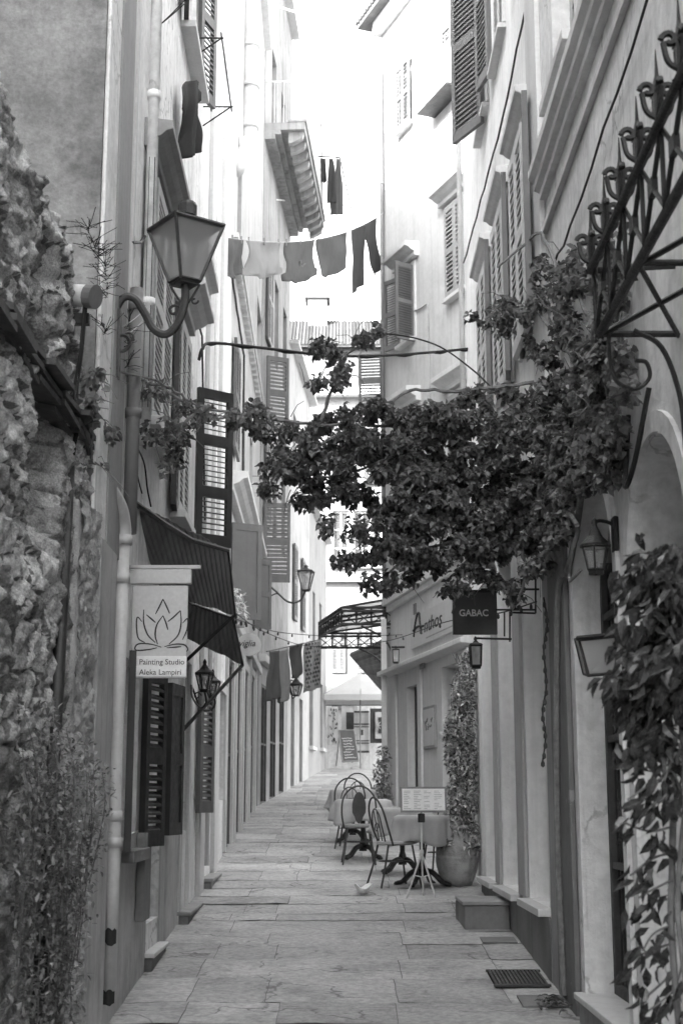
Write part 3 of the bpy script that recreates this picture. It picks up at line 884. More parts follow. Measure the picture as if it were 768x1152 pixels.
# ================================================================== RIGHT 3: tall corner house seen up the street
H = thing('corner_house', 'tall bright house beyond the vine with hooded windows and a high sunlit front', 'house', (4, 30, 0))
TH = 20.2
h1 = opx(FH, 505, 526, 228, 330, .2); h2 = opx(FH, 452, 466, 305, 385, .2)
h3 = opx(FH, 452, 468, 68, 140, .2); h4 = opx(FH, 508, 522, 20, 62, .2)
h5 = opx(FH, 505, 522, 445, 560, .2); h6 = opx(FH, 445, 462, 470, 570, .2)
hw = [h1, h2, h3, h4, h5, h6]
us = sorted([h1[0], h1[1]]); 
h4 = (h1[0], h1[1], h4[2], h4[3], .2, 0); h5 = (h1[0], h1[1], h5[2], h5[3], .2, 0)
h3 = (h2[0], h2[1], h3[2], h3[3], .2, 0); h6 = (h2[0], h2[1], h6[2], h6[3], .2, 0)
hw = [h1, h2, h3, h4, h5, h6]
facade(MB(), FH, 0, 8, 0, TH, hw, back=7).build('wall', m_plR3, H, normals=False)
for o in hw: closing(FH, H, o, m_shw, m_pane, 'window')
for o in (h1, h2, h5, h6):
    hood(FH, H, o[0] - .28, o[1] + .28, o[3] + .14, .34, .3, m_trim)
    surround(FH, H, o[0], o[1], o[2], o[3], .1, .04, m_trim)
for o, mm_ in ((h1, m_shm), (h4, m_shg), (h5, m_shm), (h3, m_shg), (h6, m_shm)):
    leafpair(FH, H, o, mm_, d=.06, pitch=.085)
openleaf(FH, H, h2[0] - .03, h2[2], h2[3], .5, 20, m_shg, toward=-1); openleaf(FH, H, h2[1] + .03, h2[2] - .1, h2[3], .5, 75, m_shg, toward=1)
for o in hw: sill(FH, H, o[0] - .08, o[1] + .08, o[2], .16, .08, m_trim)
rf = MB()
rf.fb(FH, -.42, 8, TH, TH + .12, -7, .45)
for k in range(56):
    u = -.42 + k * .15
    rf.tube([FH(u, TH + .16, .5), FH(u, TH + .5, -1.2)], .07, 6, random.uniform(.7, 1.2))
rf.build('roof', m_tile, H)
MB().fb(FH, -.02, 8, TH - .35, TH - .001, .002, .22).build('cornice', m_trim, H, bevel=.01)
# hanging louvred leaf over the corner at px 405-433
zc = FH.z(0, 460)
shutter(H, (.93, 31.0, zc), (-1, .15, 0), (0, -1, 0), .55, FH.z(0, 398) - zc + .0, m_shg, pitch=.07)

# ================================================================== RIGHT low shop building
A = thing('low_shop', 'low plastered restaurant building with a sloping parapet behind the cafe tables', 'building', (3, 26, 0))
AU = 11.0
ad1 = opx(FA, 458, 471, 771, 885, .45); ad1 = (ad1[0], ad1[1], gz(26.5), ad1[3], .22, 0)
ad2 = opx(FA, 497, 516, 748, 885, .4); ad2 = (ad2[0], ad2[1], gz(24), ad2[3], .4, 0)
TA = FA.z(FA.u(500, 650), 645)
facade(MB(), FA, 0, AU, 0, TA, [ad1, ad2], back=3).build('wall', m_anth, A, normals=False)
closing(FA, A, ad1, m_wood, m_black, 'door', 2, 2); closing(FA, A, ad2, m_shg, m_pane, 'door', 2, 3)  # first door's black pane paints the darkness of the interior
MB().fb(FA, -.08, AU, TA, TA + .16, -3, .16).fb(FA, -.05, AU, TA - .12, TA - .002, .002, .09).build('cornice', m_anth, A, bevel=.01)
zl = FA.z(FA.u(480, 745), 745)
uA = FA.u(515, 735)
pr = MB(); pr.prism([FA(-.05, zl - .02, .002), FA(-.05, zl, .28), FA(-.05, zl + .08, .28), FA(-.05, zl + .2, .002)], FA.D3 * (uA + 1.2))
pr.build('door_canopy', m_anth, A, bevel=.01)
vx = FA.uz(467, 685)
MB().fb(FA, vx[0] - .10, vx[0] + .10, vx[1] - .1, vx[1] + .1, .002, .02).build('vent', m_pilg, A)
for px in (446, 474):
    u = FA.u(px, 830)
    MB().fb(FA, u - .12, u + .12, 1.5, zl - .02, .002, .05).build('pilaster', m_anth, A, bevel=.006)

# ================================================================== far end
E1 = thing('far_house', 'bright white house closing the far end of the alley above the rugs', 'house', (0, 55, 3))
FE = mkframe((-5, 53), (1, .0001), 1)
FE.N3 = Vector((0, -1, 0))
class EF:
    D3 = Vector((1, 0, 0)); N3 = Vector((0, -1, 0))
    def __call__(s, u, z, d=0): return Vector((u, 53 - d, z))
    def z(s, py): return EYE + ray(384, py)[1] * 53
    def u(s, px): return ray(px, 700)[0] * 53
FE = EF()
e1 = (FE.u(373), FE.u(388), FE.z(757), FE.z(704), .2, 0)
e2 = (FE.u(402), FE.u(416), FE.z(757), FE.z(704), .2, 0)
e3 = [(FE.u(a), FE.u(a) + .62, FE.z(b + 62), FE.z(b), .2, 0) for a in (374, 398, 420) for b in (480, 575)]
facade(MB(), FE, -7, 7, 2.9, FE.z(445), [e1, e2] + e3, back=6).build('wall', m_far, E1, normals=False)
for o in [e1, e2] + e3: closing(FE, E1, o, m_trim, m_pane, 'window')
for o in e3[::2]: leafpair(FE, E1, o, m_shg)
for o in e3: sill(FE, E1, o[0] - .1, o[1] + .1, o[2], .15, .1, m_far)
leafpair(FE, E1, e1, m_shg); leafpair(FE, E1, e2, m_shg)
MB().fb(FE, -7.1, 7.1, FE.z(655), FE.z(648), .002, .25).build('string_course', m_trim, E1)
MB().fb(FE, -7.1, 7.1, FE.z(447), FE.z(438), .002, .4).build('cornice', m_trim, E1)
E2 = thing('hilltop_house', 'far tiled house with a square chimney seen over the white end house', 'house', (0, 64, 3))
def zE(py, Y): return EYE + ray(384, py)[1] * Y
zt = zE(392, 62); zr = zE(362, 65)
MB().box((-7, 62, 3), (8, 69, zt)).build('wall', m_far2, E2)
rr = MB()
for k in range(100):
    x = -7.3 + k * .155
    rr.tube([(x, 61.6, zt + .02), (x, 65, zr)], .085, 6, random.uniform(.6, 1.25))
rr.hexa([(-7.4, 61.6, zt - .06), (8.3, 61.6, zt - .06), (8.3, 65, zr - .1), (-7.4, 65, zr - .1), (-7.4, 61.6, zt), (8.3, 61.6, zt), (8.3, 65, zr), (-7.4, 65, zr)])
rr.hexa([(-7.4, 65, zr - .1), (8.3, 65, zr - .1), (8.3, 69.4, zt), (-7.4, 69.4, zt), (-7.4, 65, zr), (8.3, 65, zr), (8.3, 69.4, zt + .1), (-7.4, 69.4, zt + .1)])
rf = rr.build('roof', m_tfar, E2)
cx0, cx1 = ray(346, 350)[0] * 64.5, ray(368, 350)[0] * 64.5
ch = MB().box((cx0, 64.2, zr - 1), (cx1, 65.2, zE(338, 64.5))).box((cx0 - .12, 64.1, zE(338, 64.5)), (cx1 + .12, 65.3, zE(333, 64.5)))
ch.build('chimney', m_far2, rf)
Zv = Vector((0, 0, 1)); Xv = Vector((1, 0, 0)); Yv = Vector((0, 1, 0))
# ================================================================== lanterns
def lantern(par, c, rb, rt, H, k, rot, roofh, mat, pane, bar=.012, fin=.05, eave=1.08, bottomdrop=0):
    c = Vector(c); fr = MB(); gl = MB(); rf = MB()
    def ring(r, z): return [c + Vector((r * math.cos(rot + 2 * math.pi * j / k), r * math.sin(rot + 2 * math.pi * j / k), z)) for j in range(k)]
    lo, hi = ring(rb, 0), ring(rt, H)
    for j in range(k):
        j2 = (j + 1) % k
        fr.tube([lo[j], hi[j]], bar, 5); fr.tube([lo[j], lo[j2]], bar, 5); fr.tube([hi[j], hi[j2]], bar * 1.3, 5)
    fr.lathe(c, [(rb * .95, -.025), (rb * .95, 0)], k, rot=rot)
    if bottomdrop: fr.lathe(c, [(.004, -bottomdrop), (rb * .4, -bottomdrop * .7), (rb * .9, -.026)], k * 2)
    ilo, ihi = ring(rb - bar * .3, .005), ring(rt - bar * .3, H - .005)
    for j in range(k):
        j2 = (j + 1) % k
        gl.add([ilo[j], ilo[j2], ihi[j2], ihi[j]], [(0, 1, 2, 3)])
    f = fr.build('frame', mat, par)
    gl.build('pane', pane, par)
    rf.lathe(c + Zv * H, [(rt * eave, 0), (rt * eave, .012), (rt * .55, roofh * .45), (rt * .2, roofh * .9), (rt * .18, roofh)], k if k == 4 else k * 2, rot=rot)
    rf.lathe(c + Zv * (H + roofh), [(rt * .24, 0), (rt * .2, fin * .5), (.005, fin)], 8)
    rf.build('cap', mat, par)
    # the lamp inside
    b = MB(); b.lathe(c + Zv * H * .35, [(.01, 0), (rb * .35, H * .1), (rb * .38, H * .3), (.01, H * .42)], 10); b.build('bulb', m_milk, par)

t = thing('street_lantern', 'large four sided lantern on a curled iron bracket, nearest on the left', 'street lamp', P(208, 330, 8.45))
m_frost = glass_mat('frosted_pane', .42, .42, .3)
lantern(t, P(208, 317, 8.45), .098, .243, .358, 4, R(261), .10, m_irong, m_frost, .012, .05, 1.06)
MB().lathe(P(211, 243, 8.45), [(.06, 0), (.06, .07), (.05, .09)], 8).build('chimney_cap', m_irong, t)
Yb = 8.45
arm = catm([P(x, y, Yb) for x, y in ((122, 392), (126, 360), (138, 336), (152, 336), (163, 352), (173, 370), (187, 376), (200, 364), (208, 340), (208, 318))], 8)
b = MB(); b.tube(arm, .026, 8)
b.tube(scroll(P(196, 350, Yb), .045, .012, .9, 0, Xv, Zv), .009, 6)
b.tube(catm([P(208, 345, Yb), P(200, 335, Yb), P(191, 320, Yb)]), .008, 6); b.tube(catm([P(208, 345, Yb), P(216, 335, Yb), P(225, 320, Yb)]), .008, 6)
b.tube(scroll(P(219, 338, Yb), .025, .008, .8, 0, Xv, Zv, sgn=-1), .007, 6)
b.tube(catm([P(118, 400, Yb), P(112, 380, Yb), P(116, 360, Yb), P(128, 352, Yb)]), .010, 6)
b.tube(scroll(P(137, 384, Yb), .075, .02, 1.1, R(200), Xv, Zv), .011, 6)
b.tube(scroll(P(124, 372, Yb), .04, .012, 1.0, R(20), Xv, Zv), .009, 6)
b.tube(scroll(P(146, 380, Yb), .035, .012, 1.0, R(150), Xv, Zv, sgn=-1), .008, 6)
b.tube(catm([P(126, 398, Yb), P(134, 415, Yb), P(127, 430, Yb)]), .010, 6)
b.build('bracket', m_irong, t)
MB().fb(FL, Yb - .05, Yb + .05, P(120, 425, Yb).z, P(120, 350, Yb).z, .03, .05).build('wall_plate', m_irong, t)

t = thing('street_lantern', 'pale distant lantern on a looped arm beside the open louvred shutter', 'street lamp', P(344, 668, 27))
lantern(t, P(344, 664, 27), .09, .19, .36, 4, R(35), .09, m_irong, m_milk, .012, .05)
MB().tube(catm([P(300, 657, 27), P(310, 665, 27), P(324, 677, 27), P(337, 676, 27), P(344, 664, 27)]), .02, 6).tube(catm([P(302, 672, 27), P(312, 668, 27), P(322, 676, 27)]), .012, 6).build('bracket', m_irong, t)

t = thing('wall_lantern', 'black twin lantern on scrolled arms between the left doorways', 'wall lamp', P(228, 790, 13.7))
for (x, y, Y, s) in ((230, 776, 13.5, 1), (239, 783, 14.2, .9)):
    lantern(t, P(x, y, Y), .045 * s, .085 * s, .15 * s, 6, R(10), .10 * s, m_iron, m_clear, .007, .04)
b = MB()
b.tube(catm([P(215, 770, 13.9), P(217, 785, 13.8), P(226, 796, 13.6), P(232, 790, 13.5), P(230, 777, 13.5)]), .010, 6)
b.tube(catm([P(216, 772, 14), P(226, 797, 14.1), P(238, 798, 14.2), P(242, 790, 14.2), P(239, 783, 14.2)]), .010, 6)
b.tube(scroll(P(222, 783, 13.8), .04, .012, 1, 0, Xv, Zv), .007, 6)
b.tube([P(212, 765, 14), P(212, 790, 14)], .014, 6)
b.build('bracket', m_iron, t)
t = thing('wall_lantern', 'tiny black lantern under the hanging towels, far down on the left', 'wall lamp', P(333, 780, 31))
lantern(t, P(333, 782, 31), .08, .14, .22, 6, 0, .16, m_iron, m_clear, .012, .05)
MB().tube(catm([P(325, 772, 31), P(328, 765, 31), P(333, 772, 31)]), .015, 6).tube(catm([P(325, 772, 31), P(329, 785, 31), P(333, 782, 31)]), .015, 6).build('bracket', m_iron, t)

t = thing('wall_lantern', 'black hexagonal lantern hung from a hooked arm on the arched wall', 'wall lamp', P(670, 645, 7.62))
lantern(t, P(670, 641, 7.62), .047, .074, .125, 6, R(15), .13, m_iron, m_clear, .006, .035, 1.14, .03)
b = MB()
b.tube(catm([P(668, 587, 7.62), P(676, 586, 7.62), P(688, 590, 7.62), P(695, 603, 7.62), P(695, 614, 7.62), P(691, 617, 7.62)]), .010, 8)
b.build('bracket', m_iron, t)
MB().fb(FR, 7.55, 7.64, P(700, 621, 7.6).z, P(700, 582, 7.6).z, .002, .03).build('wall_plate', m_iron, t, bevel=.008)

def boxlantern(name, label, x, y0, y1, wpx, Y, hangx=None):
    t = thing(name, label, 'wall lamp', P(x, y1, Y))
    c = P(x, y1, Y); H = P(x, y0, Y).z - c.z; r = wpx / 2 / FPX * Y
    lantern(t, c, r * 1.05, r * 1.25, H, 4, R(45), .05, m_iron, m_milk, .009, .03)
    return t
t = boxlantern('sign_lantern', 'square glass lantern hanging under the dark GABAC board', 535, 726, 749, 14, 12.6)
b = MB(); b.tube([P(535, 718, 12.6), P(575, 719, 12.6)], .010, 6); b.tube([P(573, 688, 12.6), P(573, 722, 12.6)], .008, 6); b.tube([P(567, 688, 12.6), P(567, 716, 12.6)], .008, 6); b.build('bracket', m_iron, t)
t = boxlantern('sign_lantern', 'small lantern hanging from the white post of the iron canopy', 445, 731, 745, 8, 27.0)
MB().tube([P(440, 728, 27), P(455, 728, 27)], .02, 6).build('bracket', m_iron, t)
t = thing('lantern_bracket', 'black iron box frame jutting from the shop house wall beside the GABAC board', 'bracket', P(600, 690, 11.0))
b = MB(); Y = 11.0
for a, c in (((575, 653), (602, 651)), ((575, 689), (602, 690)), ((575, 653), (575, 689)), ((602, 651), (602, 690)), ((600, 648), (612, 648)), ((557, 686), (602, 686)), ((579, 656), (579, 686))):
    b.tube([P(*a, Y), P(*c, Y)], .008, 6)
b.tube([P(610, 645, Y), P(610, 672, Y)], .02, 6)
b.build('frame', m_iron, t)
MB().obox(P(585, 652, 10.98), (.02, 0, 0), (0, .02, 0), (0, 0, -.15)).build('hook', m_iron, t)

# ================================================================== signs
t = thing('hanging_sign', 'pale projecting sign with lotus line drawing and small black words', 'sign', P(182, 763, 9.2))
Y = 9.2
def flat(mb, x0, y0, x1, y1, Y, th, c=None):
    a, b_ = P(x0, y1, Y), P(x1, y0, Y)
    mb.box((a.x, Y - th / 2, a.z), (b_.x, Y + th / 2, b_.z), c)
flat(m := MB(), 147, 659, 212, 763, Y, .03); m.build('board', m_sign, t, bevel=.004)
flat(m := MB(), 147, 641, 216, 657, Y, .05); m.build('header', m_sign, t, bevel=.005)
flat(m := MB(), 120, 636, 226, 640, Y, .03); m.build('arm', m_sign, t, bevel=.004)
flat(m := MB(), 152, 738, 210, 761, Y - .018, .004); m.build('name_plate', m_white, t)
ln = MB()
def sp(x, y): 
    return P(148 + (x - 435) / 2.954, 657 + (y - 820) / 2.954, Y - .0175)
def stroke(pts, w=.0045, smooth=True):
    q = catm([sp(*p) for p in pts], 6) if smooth else [sp(*p) for p in pts]
    n = len(q)
    for i in range(n - 1):
        a, c = q[i], q[i + 1]; d = (c - a).normalized(); s = Vector((-d.z, 0, d.x))
        w0 = w * (.45 + .55 * math.sin(math.pi * (i + .0) / n) + .1); w1 = w * (.45 + .55 * math.sin(math.pi * (i + 1) / n) + .1)
        ln.add([a - s * w0, c - s * w1, c + s * w1, a + s * w0], [(0, 1, 2, 3)])
for s_ in ([(515, 920), (528, 895), (540, 870)], [(540, 870), (552, 895), (562, 918)],
           [(476, 905), (476, 950), (490, 990), (515, 1015)], [(485, 922), (500, 935), (515, 948)],
           [(540, 925), (520, 955), (514, 990), (522, 1020)], [(540, 925), (550, 950), (556, 972)], [(556, 945), (575, 930), (598, 908)],
           [(598, 908), (600, 950), (590, 990), (560, 1020)],
           [(470, 945), (455, 930), (452, 960), (458, 1000), (480, 1015)], [(605, 950), (622, 935), (620, 970), (605, 1005)],
           [(535, 1030), (500, 1020), (465, 1018), (450, 1025), (450, 1040), (490, 1038), (520, 1032)],
           [(545, 1028), (580, 1020), (610, 1022), (622, 1035), (618, 1045)], [(552, 1032), (580, 1030), (600, 1028)]):
    stroke(s_)
ln.build('lotus_drawing', m_ink, t, normals=False)
tx = text_mesh('Painting Studio', .050, P(156.5, 747.5, Y - .022), Xv, Zv, .001, sx=.98)
tx2 = text_mesh('Aleka Lampiri', .050, P(156.5, 759, Y - .022), Xv, Zv, .001, sx=.98)
tx2.build('lettering', m_ink, t, normals=False)
tx.build('lettering', m_ink, t, normals=False)

t = thing('hanging_sign', 'dark square board reading GABAC in pale capitals', 'sign', P(534, 714, 11.2))
Y = 11.2
flat(m := MB(), 509, 666, 558, 714, Y, .04); m.build('board', m_signd, t, bevel=.004)
m = MB(); flat(m, 508, 664, 559, 667, Y, .05); m.build('frame', m_iron, t)
text_mesh('GABAC', .075, P(516, 693, Y - .024), Xv, Zv, .002, bold=.0014, sx=.93).build('lettering', m_white, t, normals=False)
MB().tube([P(540, 663, Y), P(606, 663, Y)], .009, 6).build('arm', m_iron, t)

# script sign on the low shop
t = thing('shop_sign', 'long pale sign with thin dark script above the restaurant door', 'sign', FA(4, 4.6, .1))
u0, z0 = FA.uz(461, 731, .08); u1, z1 = FA.uz(530, 692, .08)
ua = FA.u(461, 712, .08); ub = FA.u(528, 712, .08)
zb, zt_ = FA.z(ua, 731, .08), FA.z(ua, 696, .08)
MB().fb(FA, min(ua, ub), max(ua, ub), zb, zt_, .002, .07).build('board', m_sign, t, bevel=.005)
U = FA.D3.copy(); 
m = text_mesh('nthos', (zt_ - zb) * .62, FA(ua + 1.05, zb + (zt_ - zb) * .34, .076), U, Zv, .003, shear=.18, sx=1.55)
# big looping A
q = lambda a, c: FA(ua + .30 + a, zb + (zt_ - zb) * c, .078)
for pts in ([q(0, .36), q(.10, .7), q(.3, 1.02), q(.45, .98), (q(.5, .7)), q(.62, .34)], [q(-.05, .56), q(.3, .62), q(.75, .55)]):
    cq = catm(pts, 8); m.tube(cq, .022, 6)
m.build('lettering', m_ink, t, normals=False)
MB().fb(FA, ua + 1.2, ua + 3.2, zb + (zt_ - zb) * .13, zb + (zt_ - zb) * .17, .07, .074).build('text_stand_in', m_trimg, t)  # plain strip added in place of a second line of small lettering

t = thing('emblem_sign', 'pale upright panel with sketchy plant emblem on the restaurant wall', 'sign', FA(5, 2.5, .1))
ua, ub = FA.u(475, 820, .06), FA.u(488, 820, .06)
zb, zt_ = FA.z(ua, 843, .06), FA.z(ua, 796, .06)
MB().fb(FA, ua, ub, zb, zt_, .003, .05).build('frame', m_trimg, t, bevel=.006)
MB().fb(FA, ua + .05, ub - .05, zb + .05, zt_ - .05, .05, .056).build('board', m_sign, t)
m = MB(); rnd = random.Random(4)
for k in range(16):
    uu = (ua + ub) / 2 + rnd.uniform(-.3, .3) * (ub - ua); zz = zb + (zt_ - zb) * rnd.uniform(.48, .72)
    m.tube([FA(uu, zz, .052), FA(uu + rnd.uniform(-.12, .12), zz + rnd.uniform(-.08, .1), .053)], .014, 5)
m.build('emblem', m_pilg, t)

t = thing('oval_sign', 'small pale oval sign with thin script under the awning corner', 'sign', P(281, 740, 15.5))
c = P(280, 725, 15.5); m = MB(); pts = [c + Vector((.135 * math.cos(a * math.pi / 12), 0, .125 * math.sin(a * math.pi / 12))) for a in range(24)]
m.prism(pts, (0, .03, 0)); m.build('board', m_sign, t)
text_mesh('viglia', .10, c + Vector((-.115, -.004, -.02)), Xv, Zv, .002, shear=.3, sx=.95).build('lettering', m_ink, t, normals=False)
MB().tube([c + Vector((-.13, .01, .05)), c + Vector((-.42, .01, .10))], .01, 6).build('arm', m_iron, t)
t = thing('number_plate', 'little square plate numbered 11 on the restaurant door pier', 'plate', FA(4, 3, .1))
u_, z_ = FA.uz(474, 746, .06)
MB().fb(FA, u_ - .12, u_ + .22, z_ - .11, z_ + .11, .05, .075).build('plate', m_trimg, t)
text_mesh('11', .17, FA(u_ - .05, z_ - .06, .078), FA.D3, Zv, .002, bold=.002, sx=1.2).build('lettering', m_ink, t, normals=False)

# ================================================================== awnings
def patch(A_, B_, C_, D_, nu, nv, ribs, amp, bulge=0, nrm=Vector((0, -1, 0))):
    def fn(i, j):
        top = A_.lerp(B_, i); bot = D_.lerp(C_, i)
        p = top.lerp(bot, j)
        w_ = math.sin(i * ribs * 2 * math.pi)
        p = p + nrm * (amp * (abs(w_) ** .6) * (1 if w_ > 0 else -1)) + nrm * bulge * math.sin(j * math.pi)
        return p + Vector((0, 0, noise.noise(Vector((i * 5, j * 3, 2))) * .02))
    return MB().grid(nu, nv, fn)
t = thing('awning', 'dark ribbed awning reaching out over the lotus sign, upper and larger of two', 'awning', P(200, 640, 11))
A_, B_, C_, D_ = P(141, 560, 9.6), P(256, 619, 12.3), P(264, 692, 12.9), P(150, 700, 10.4)
D_ = Vector((-1.42, 11.2, P(170, 668, 11.2).z))
patch(A_, B_, C_, D_, 160, 6, 17, .012, .04).build('canopy', m_awn, t, solid=.006, normals=False)
wallB = Vector((-1.46, 14.2, B_.z + .05)); wallA = Vector((-1.42, 10.8, A_.z + .1))
patch(A_, B_, wallB, wallA, 60, 4, 12, .006, nrm=Vector((0, 0, 1))).build('roof_sheet', m_awn, t, solid=.006, normals=False)
b = MB(); b.tube([A_ + Zv * .01, P(183, 590, 10.3) + Zv * .015, P(214, 607, 11.2), B_], .022, 7); b.tube([B_, C_], .016, 6)
b.tube([C_, Vector((-1.44, 12.9, P(218, 735, 12.9).z - .1))], .017, 6)
b.build('frame', m_iron, t)
t = thing('awning', 'dark ribbed awning below the first, ending beside the oval sign, lower and smaller of two', 'awning', P(240, 720, 13.5))
A_, B_, C_, D_ = P(212, 678, 12.9), P(262, 696, 13.6), P(273, 748, 14.2), Vector((-1.47, 13.0, P(210, 715, 13.0).z))
patch(A_, B_, C_, D_, 120, 5, 11, .012, .03).build('canopy', m_awn, t, solid=.006, normals=False)
b = MB(); b.tube([A_, B_, C_], .014, 6); b.tube([C_, Vector((-1.48, 13.4, P(200, 822, 13.4).z))], .018, 6)
b.build('frame', m_iron, t)

# ================================================================== pipes, boxes and cables
def pipe(name, label, cat, segs, r, mat, k=12, collars=(), cat2=None, extra=None):
    t = thing(name, label, cat, segs[-1])
    MB().tube(segs, r, k).build('pipe', mat, t, smooth=True)
    if collars:
        for c in collars:
            MB().tube([Vector(c) - Zv * .03, Vector(c) + Zv * .03], r * 1.22, k).build('collar', mat, t, smooth=True)
    return t
def X(px, py, Y): return P(px, py, Y)
lowp = [P(127, 612, 8.85), P(123.5, 800, 8.75), P(120, 1000, 8.7), P(119, 1128, 8.68)]
lowp = [Vector((-1.375, 8.83, p.z)) for p in lowp]
t = pipe('downpipe', 'pale grey downpipe with two black patches running down to the street beside the lotus sign', 'downpipe', lowp, .042, m_pipe, collars=[(-1.375, 8.83, P(120, y, 8.8).z) for y in (918, 948, 650)])
for y, s in ((1054, .05), (1122, .045)):
    m = MB(); c = Vector((-1.375, 8.83, P(120, y, 8.8).z))
    m.grid(6, 6, lambda i, j: c + Vector((math.sin((i - .5) * 1.9) * .0445, -math.cos((i - .5) * 1.9) * .0445, (j - .5) * s * 2 * (1 - abs(i - .5) * .5) + noise.noise(Vector((i * 4, j * 4, y))) * .02)))
    m.build('tar_patch', m_ink, t, normals=False)
zt = P(127, 612, 8.8).z
hp = catm([(-1.375, 8.83, zt), (-1.375, 8.82, zt + .12), (-1.40, 8.7, zt + .25), (-1.50, 8.45, zt + .40), (-1.56, 8.25, zt + .48)], 6)
pipe('waste_pipe', 'short pale waste pipe bending out of the wall into the downpipe top', 'pipe', hp[::-1], .048, m_pipe, collars=[(-1.375, 8.83, zt + .03)])
dkx = P(137, 450, 8.98)
pipe('downpipe', 'dark grey upper downpipe from the lantern bracket down to the pipe elbow', 'downpipe', [Vector((-1.36, 8.98, P(140, 325, 8.98).z)), Vector((-1.36, 8.98, zt + .1))], .045, m_piped, collars=[(-1.36, 8.98, P(140, y, 8.98).z) for y in (345, 465)])
pipe('downpipe', 'whitewashed downpipe rising up the front of the tall left house above the hooded window', 'downpipe', [(-1.375, 9.62, 17.4), (-1.375, 9.62, P(150, 500, 9.6).z)], .042, m_plL1, collars=[(-1.375, 9.62, z) for z in (5.4, 7, 9)])
pb = P(275, 150, 22)
wp = [Vector((-1.50, 21.5, 17.2)), Vector((-1.50, 21.5, P(275, 158, 21.5).z)), Vector((-1.56, 21.3, P(270, 168, 21.5).z)), Vector((-1.58, 20.0, P(255, 190, 20).z))]
pipe('downpipe', 'very wide pale downpipe high on the middle left house, turning aside above the washing line', 'downpipe', wp, .125, m_pipew, 16, collars=[(-1.50, 21.5, P(275, y, 21.5).z) for y in (52, 97, 143)])
hp0 = Vector((.90, 30.75, 0))
pipe('downpipe', 'thin downpipe on the corner edge of the tall bright house', 'downpipe', [Vector((.93, 30.82, FH.z(0, 80))), Vector((.93, 30.82, 5.9))], .045, m_piped, 10, collars=[(.93, 30.82, FH.z(0, y)) for y in (210, 300, 380)])
pipe('downpipe', 'slender pale downpipe between the tall bright house and the shuttered shop house', 'downpipe', [Vector((1.44, 16.25, 20)), Vector((1.44, 16.25, 5.1))], .032, m_pipew, 10)
pipe('downpipe', 'pale downpipe on the left between the second and third doorways', 'downpipe', [Vector((-1.47, 15.9, 12)), Vector((-1.47, 15.9, gz(16) + .2))], .035, m_pipew, 10)
# leaning conduit on the rubble wall
cpt = [P(84, 512, 7.6), P(78, 520, 7.4), P(69, 700, 7.2), P(58, 900, 6.9), P(44, 1120, 6.6), P(42, 1160, 6.55)]
pipe('conduit', 'rusty leaning metal conduit in front of the rubble wall', 'conduit', cpt[1:], .033, m_irong, 10)
t = thing('junction_box', 'pale round utility box on the top corner of the rubble wall', 'utility box', P(90, 345, 7.5))
MB().tube([P(76, 332, 7.55), P(101, 333, 7.45)], .062, 14).build('body', m_pipew, t, smooth=True)
MB().tube([P(99, 333, 7.44), P(108, 334, 7.42)], .068, 14).build('cap', m_piped, t)
MB().obox(P(80, 352, 7.5), (.10, 0, 0), (0, .05, 0), (0, 0, -.06)).build('bracket', m_iron, t)
cb = MB(); rnd = random.Random(11)
for k in range(5):
    o = rnd.uniform(-3, 3)
    cb.tube(catm([P(95 + o, 345, 7.45), P(90 + o, 400, 7.4 + k * .02), P(84 + o * 1.4, 440, 7.42), P(86 + o, 480, 7.4), P(80 + k, 512, 7.4)], 6), .0065, 5)
cb.tube(catm([P(0, 352, 5.95), P(40, 405, 6.6), P(75, 450, 7.2), P(95, 490, 7.5), P(105, 540, 8.2)], 8), .012, 6)
cb.tube(catm([P(0, 338, 5.95), P(35, 395, 6.6), P(70, 438, 7.2), P(92, 475, 7.5)], 8), .010, 6)
tag(cb.build('cable_bundle', m_cable), 'bundle of loose cables falling from the round box to the leaning conduit', 'cables')
cb = MB()
for k in range(7):
    a = P(95 + rnd.uniform(-20, 40), 300 + rnd.uniform(-50, 60), 7.8); c = P(130 + rnd.uniform(-20, 30), 350 + rnd.uniform(-30, 20), 8.9)
    cb.tube(sag(a, c, rnd.uniform(.02, .15)), .0028, 4)
tag(cb.build('wires', m_cablep), 'tangle of thin pale wires above the lantern bracket', 'wires')
cb = MB()
cb.tube(catm([P(147, 470, 9.3), P(148, 500, 9.4), P(156, 540, 9.6), P(160, 555, 9.7)], 8), .005, 5)
cb.tube(catm([P(150, 495, 9.4), P(162, 520, 9.8), P(166, 550, 9.9), P(170, 570, 10)], 8), .006, 5)
tag(cb.build('wall_wire', m_cable), 'dark wire looping down the plaster above the large awning', 'wire')

# thick vine support rope from the left wall over to the corner house
rp = catm([P(224, 405, 14.0), P(228, 392, 14.0), P(240, 386, 14.2), P(300, 392, 14.6), P(370, 400, 15), P(430, 400, 15.5), P(490, 396, 15.9), P(531, 392, 16.2)], 10)
m = MB(); m.tube(rp, .017, 7); m.tube([p + Vector((0, .02, .018 * math.sin(i * .9))) for i, p in enumerate(rp)], .009, 6)
tag(m.build('overhead_cable', m_cable), 'thick dark cable crossing the alley under the washing line', 'cable')
m = MB(); m.tube(catm([P(395, 380, 12), P(440, 376, 12.2), P(490, 388, 12.2), P(530, 415, 12), P(562, 445, 11.8), P(585, 462, 11.6)], 8), .008, 6)
tag(m.build('overhead_cable', m_cable), 'thin dark cable bowed over the vine towards the shuttered house', 'cable')
m = MB(); m.tube(sag(P(150, 50, 9.8), P(232, -30, 10), .06), .005, 5); m.tube(sag(P(160, 42, 9.8), P(240, -30, 10), .04), .005, 5)
m.lathe(P(173, 40, 9.8), [(.01, -.03), (.03, -.01), (.03, .02), (.01, .04)], 8)
tag(m.build('bird_wire', m_cable), 'pair of thin wires with an insulator at the top left', 'wires')

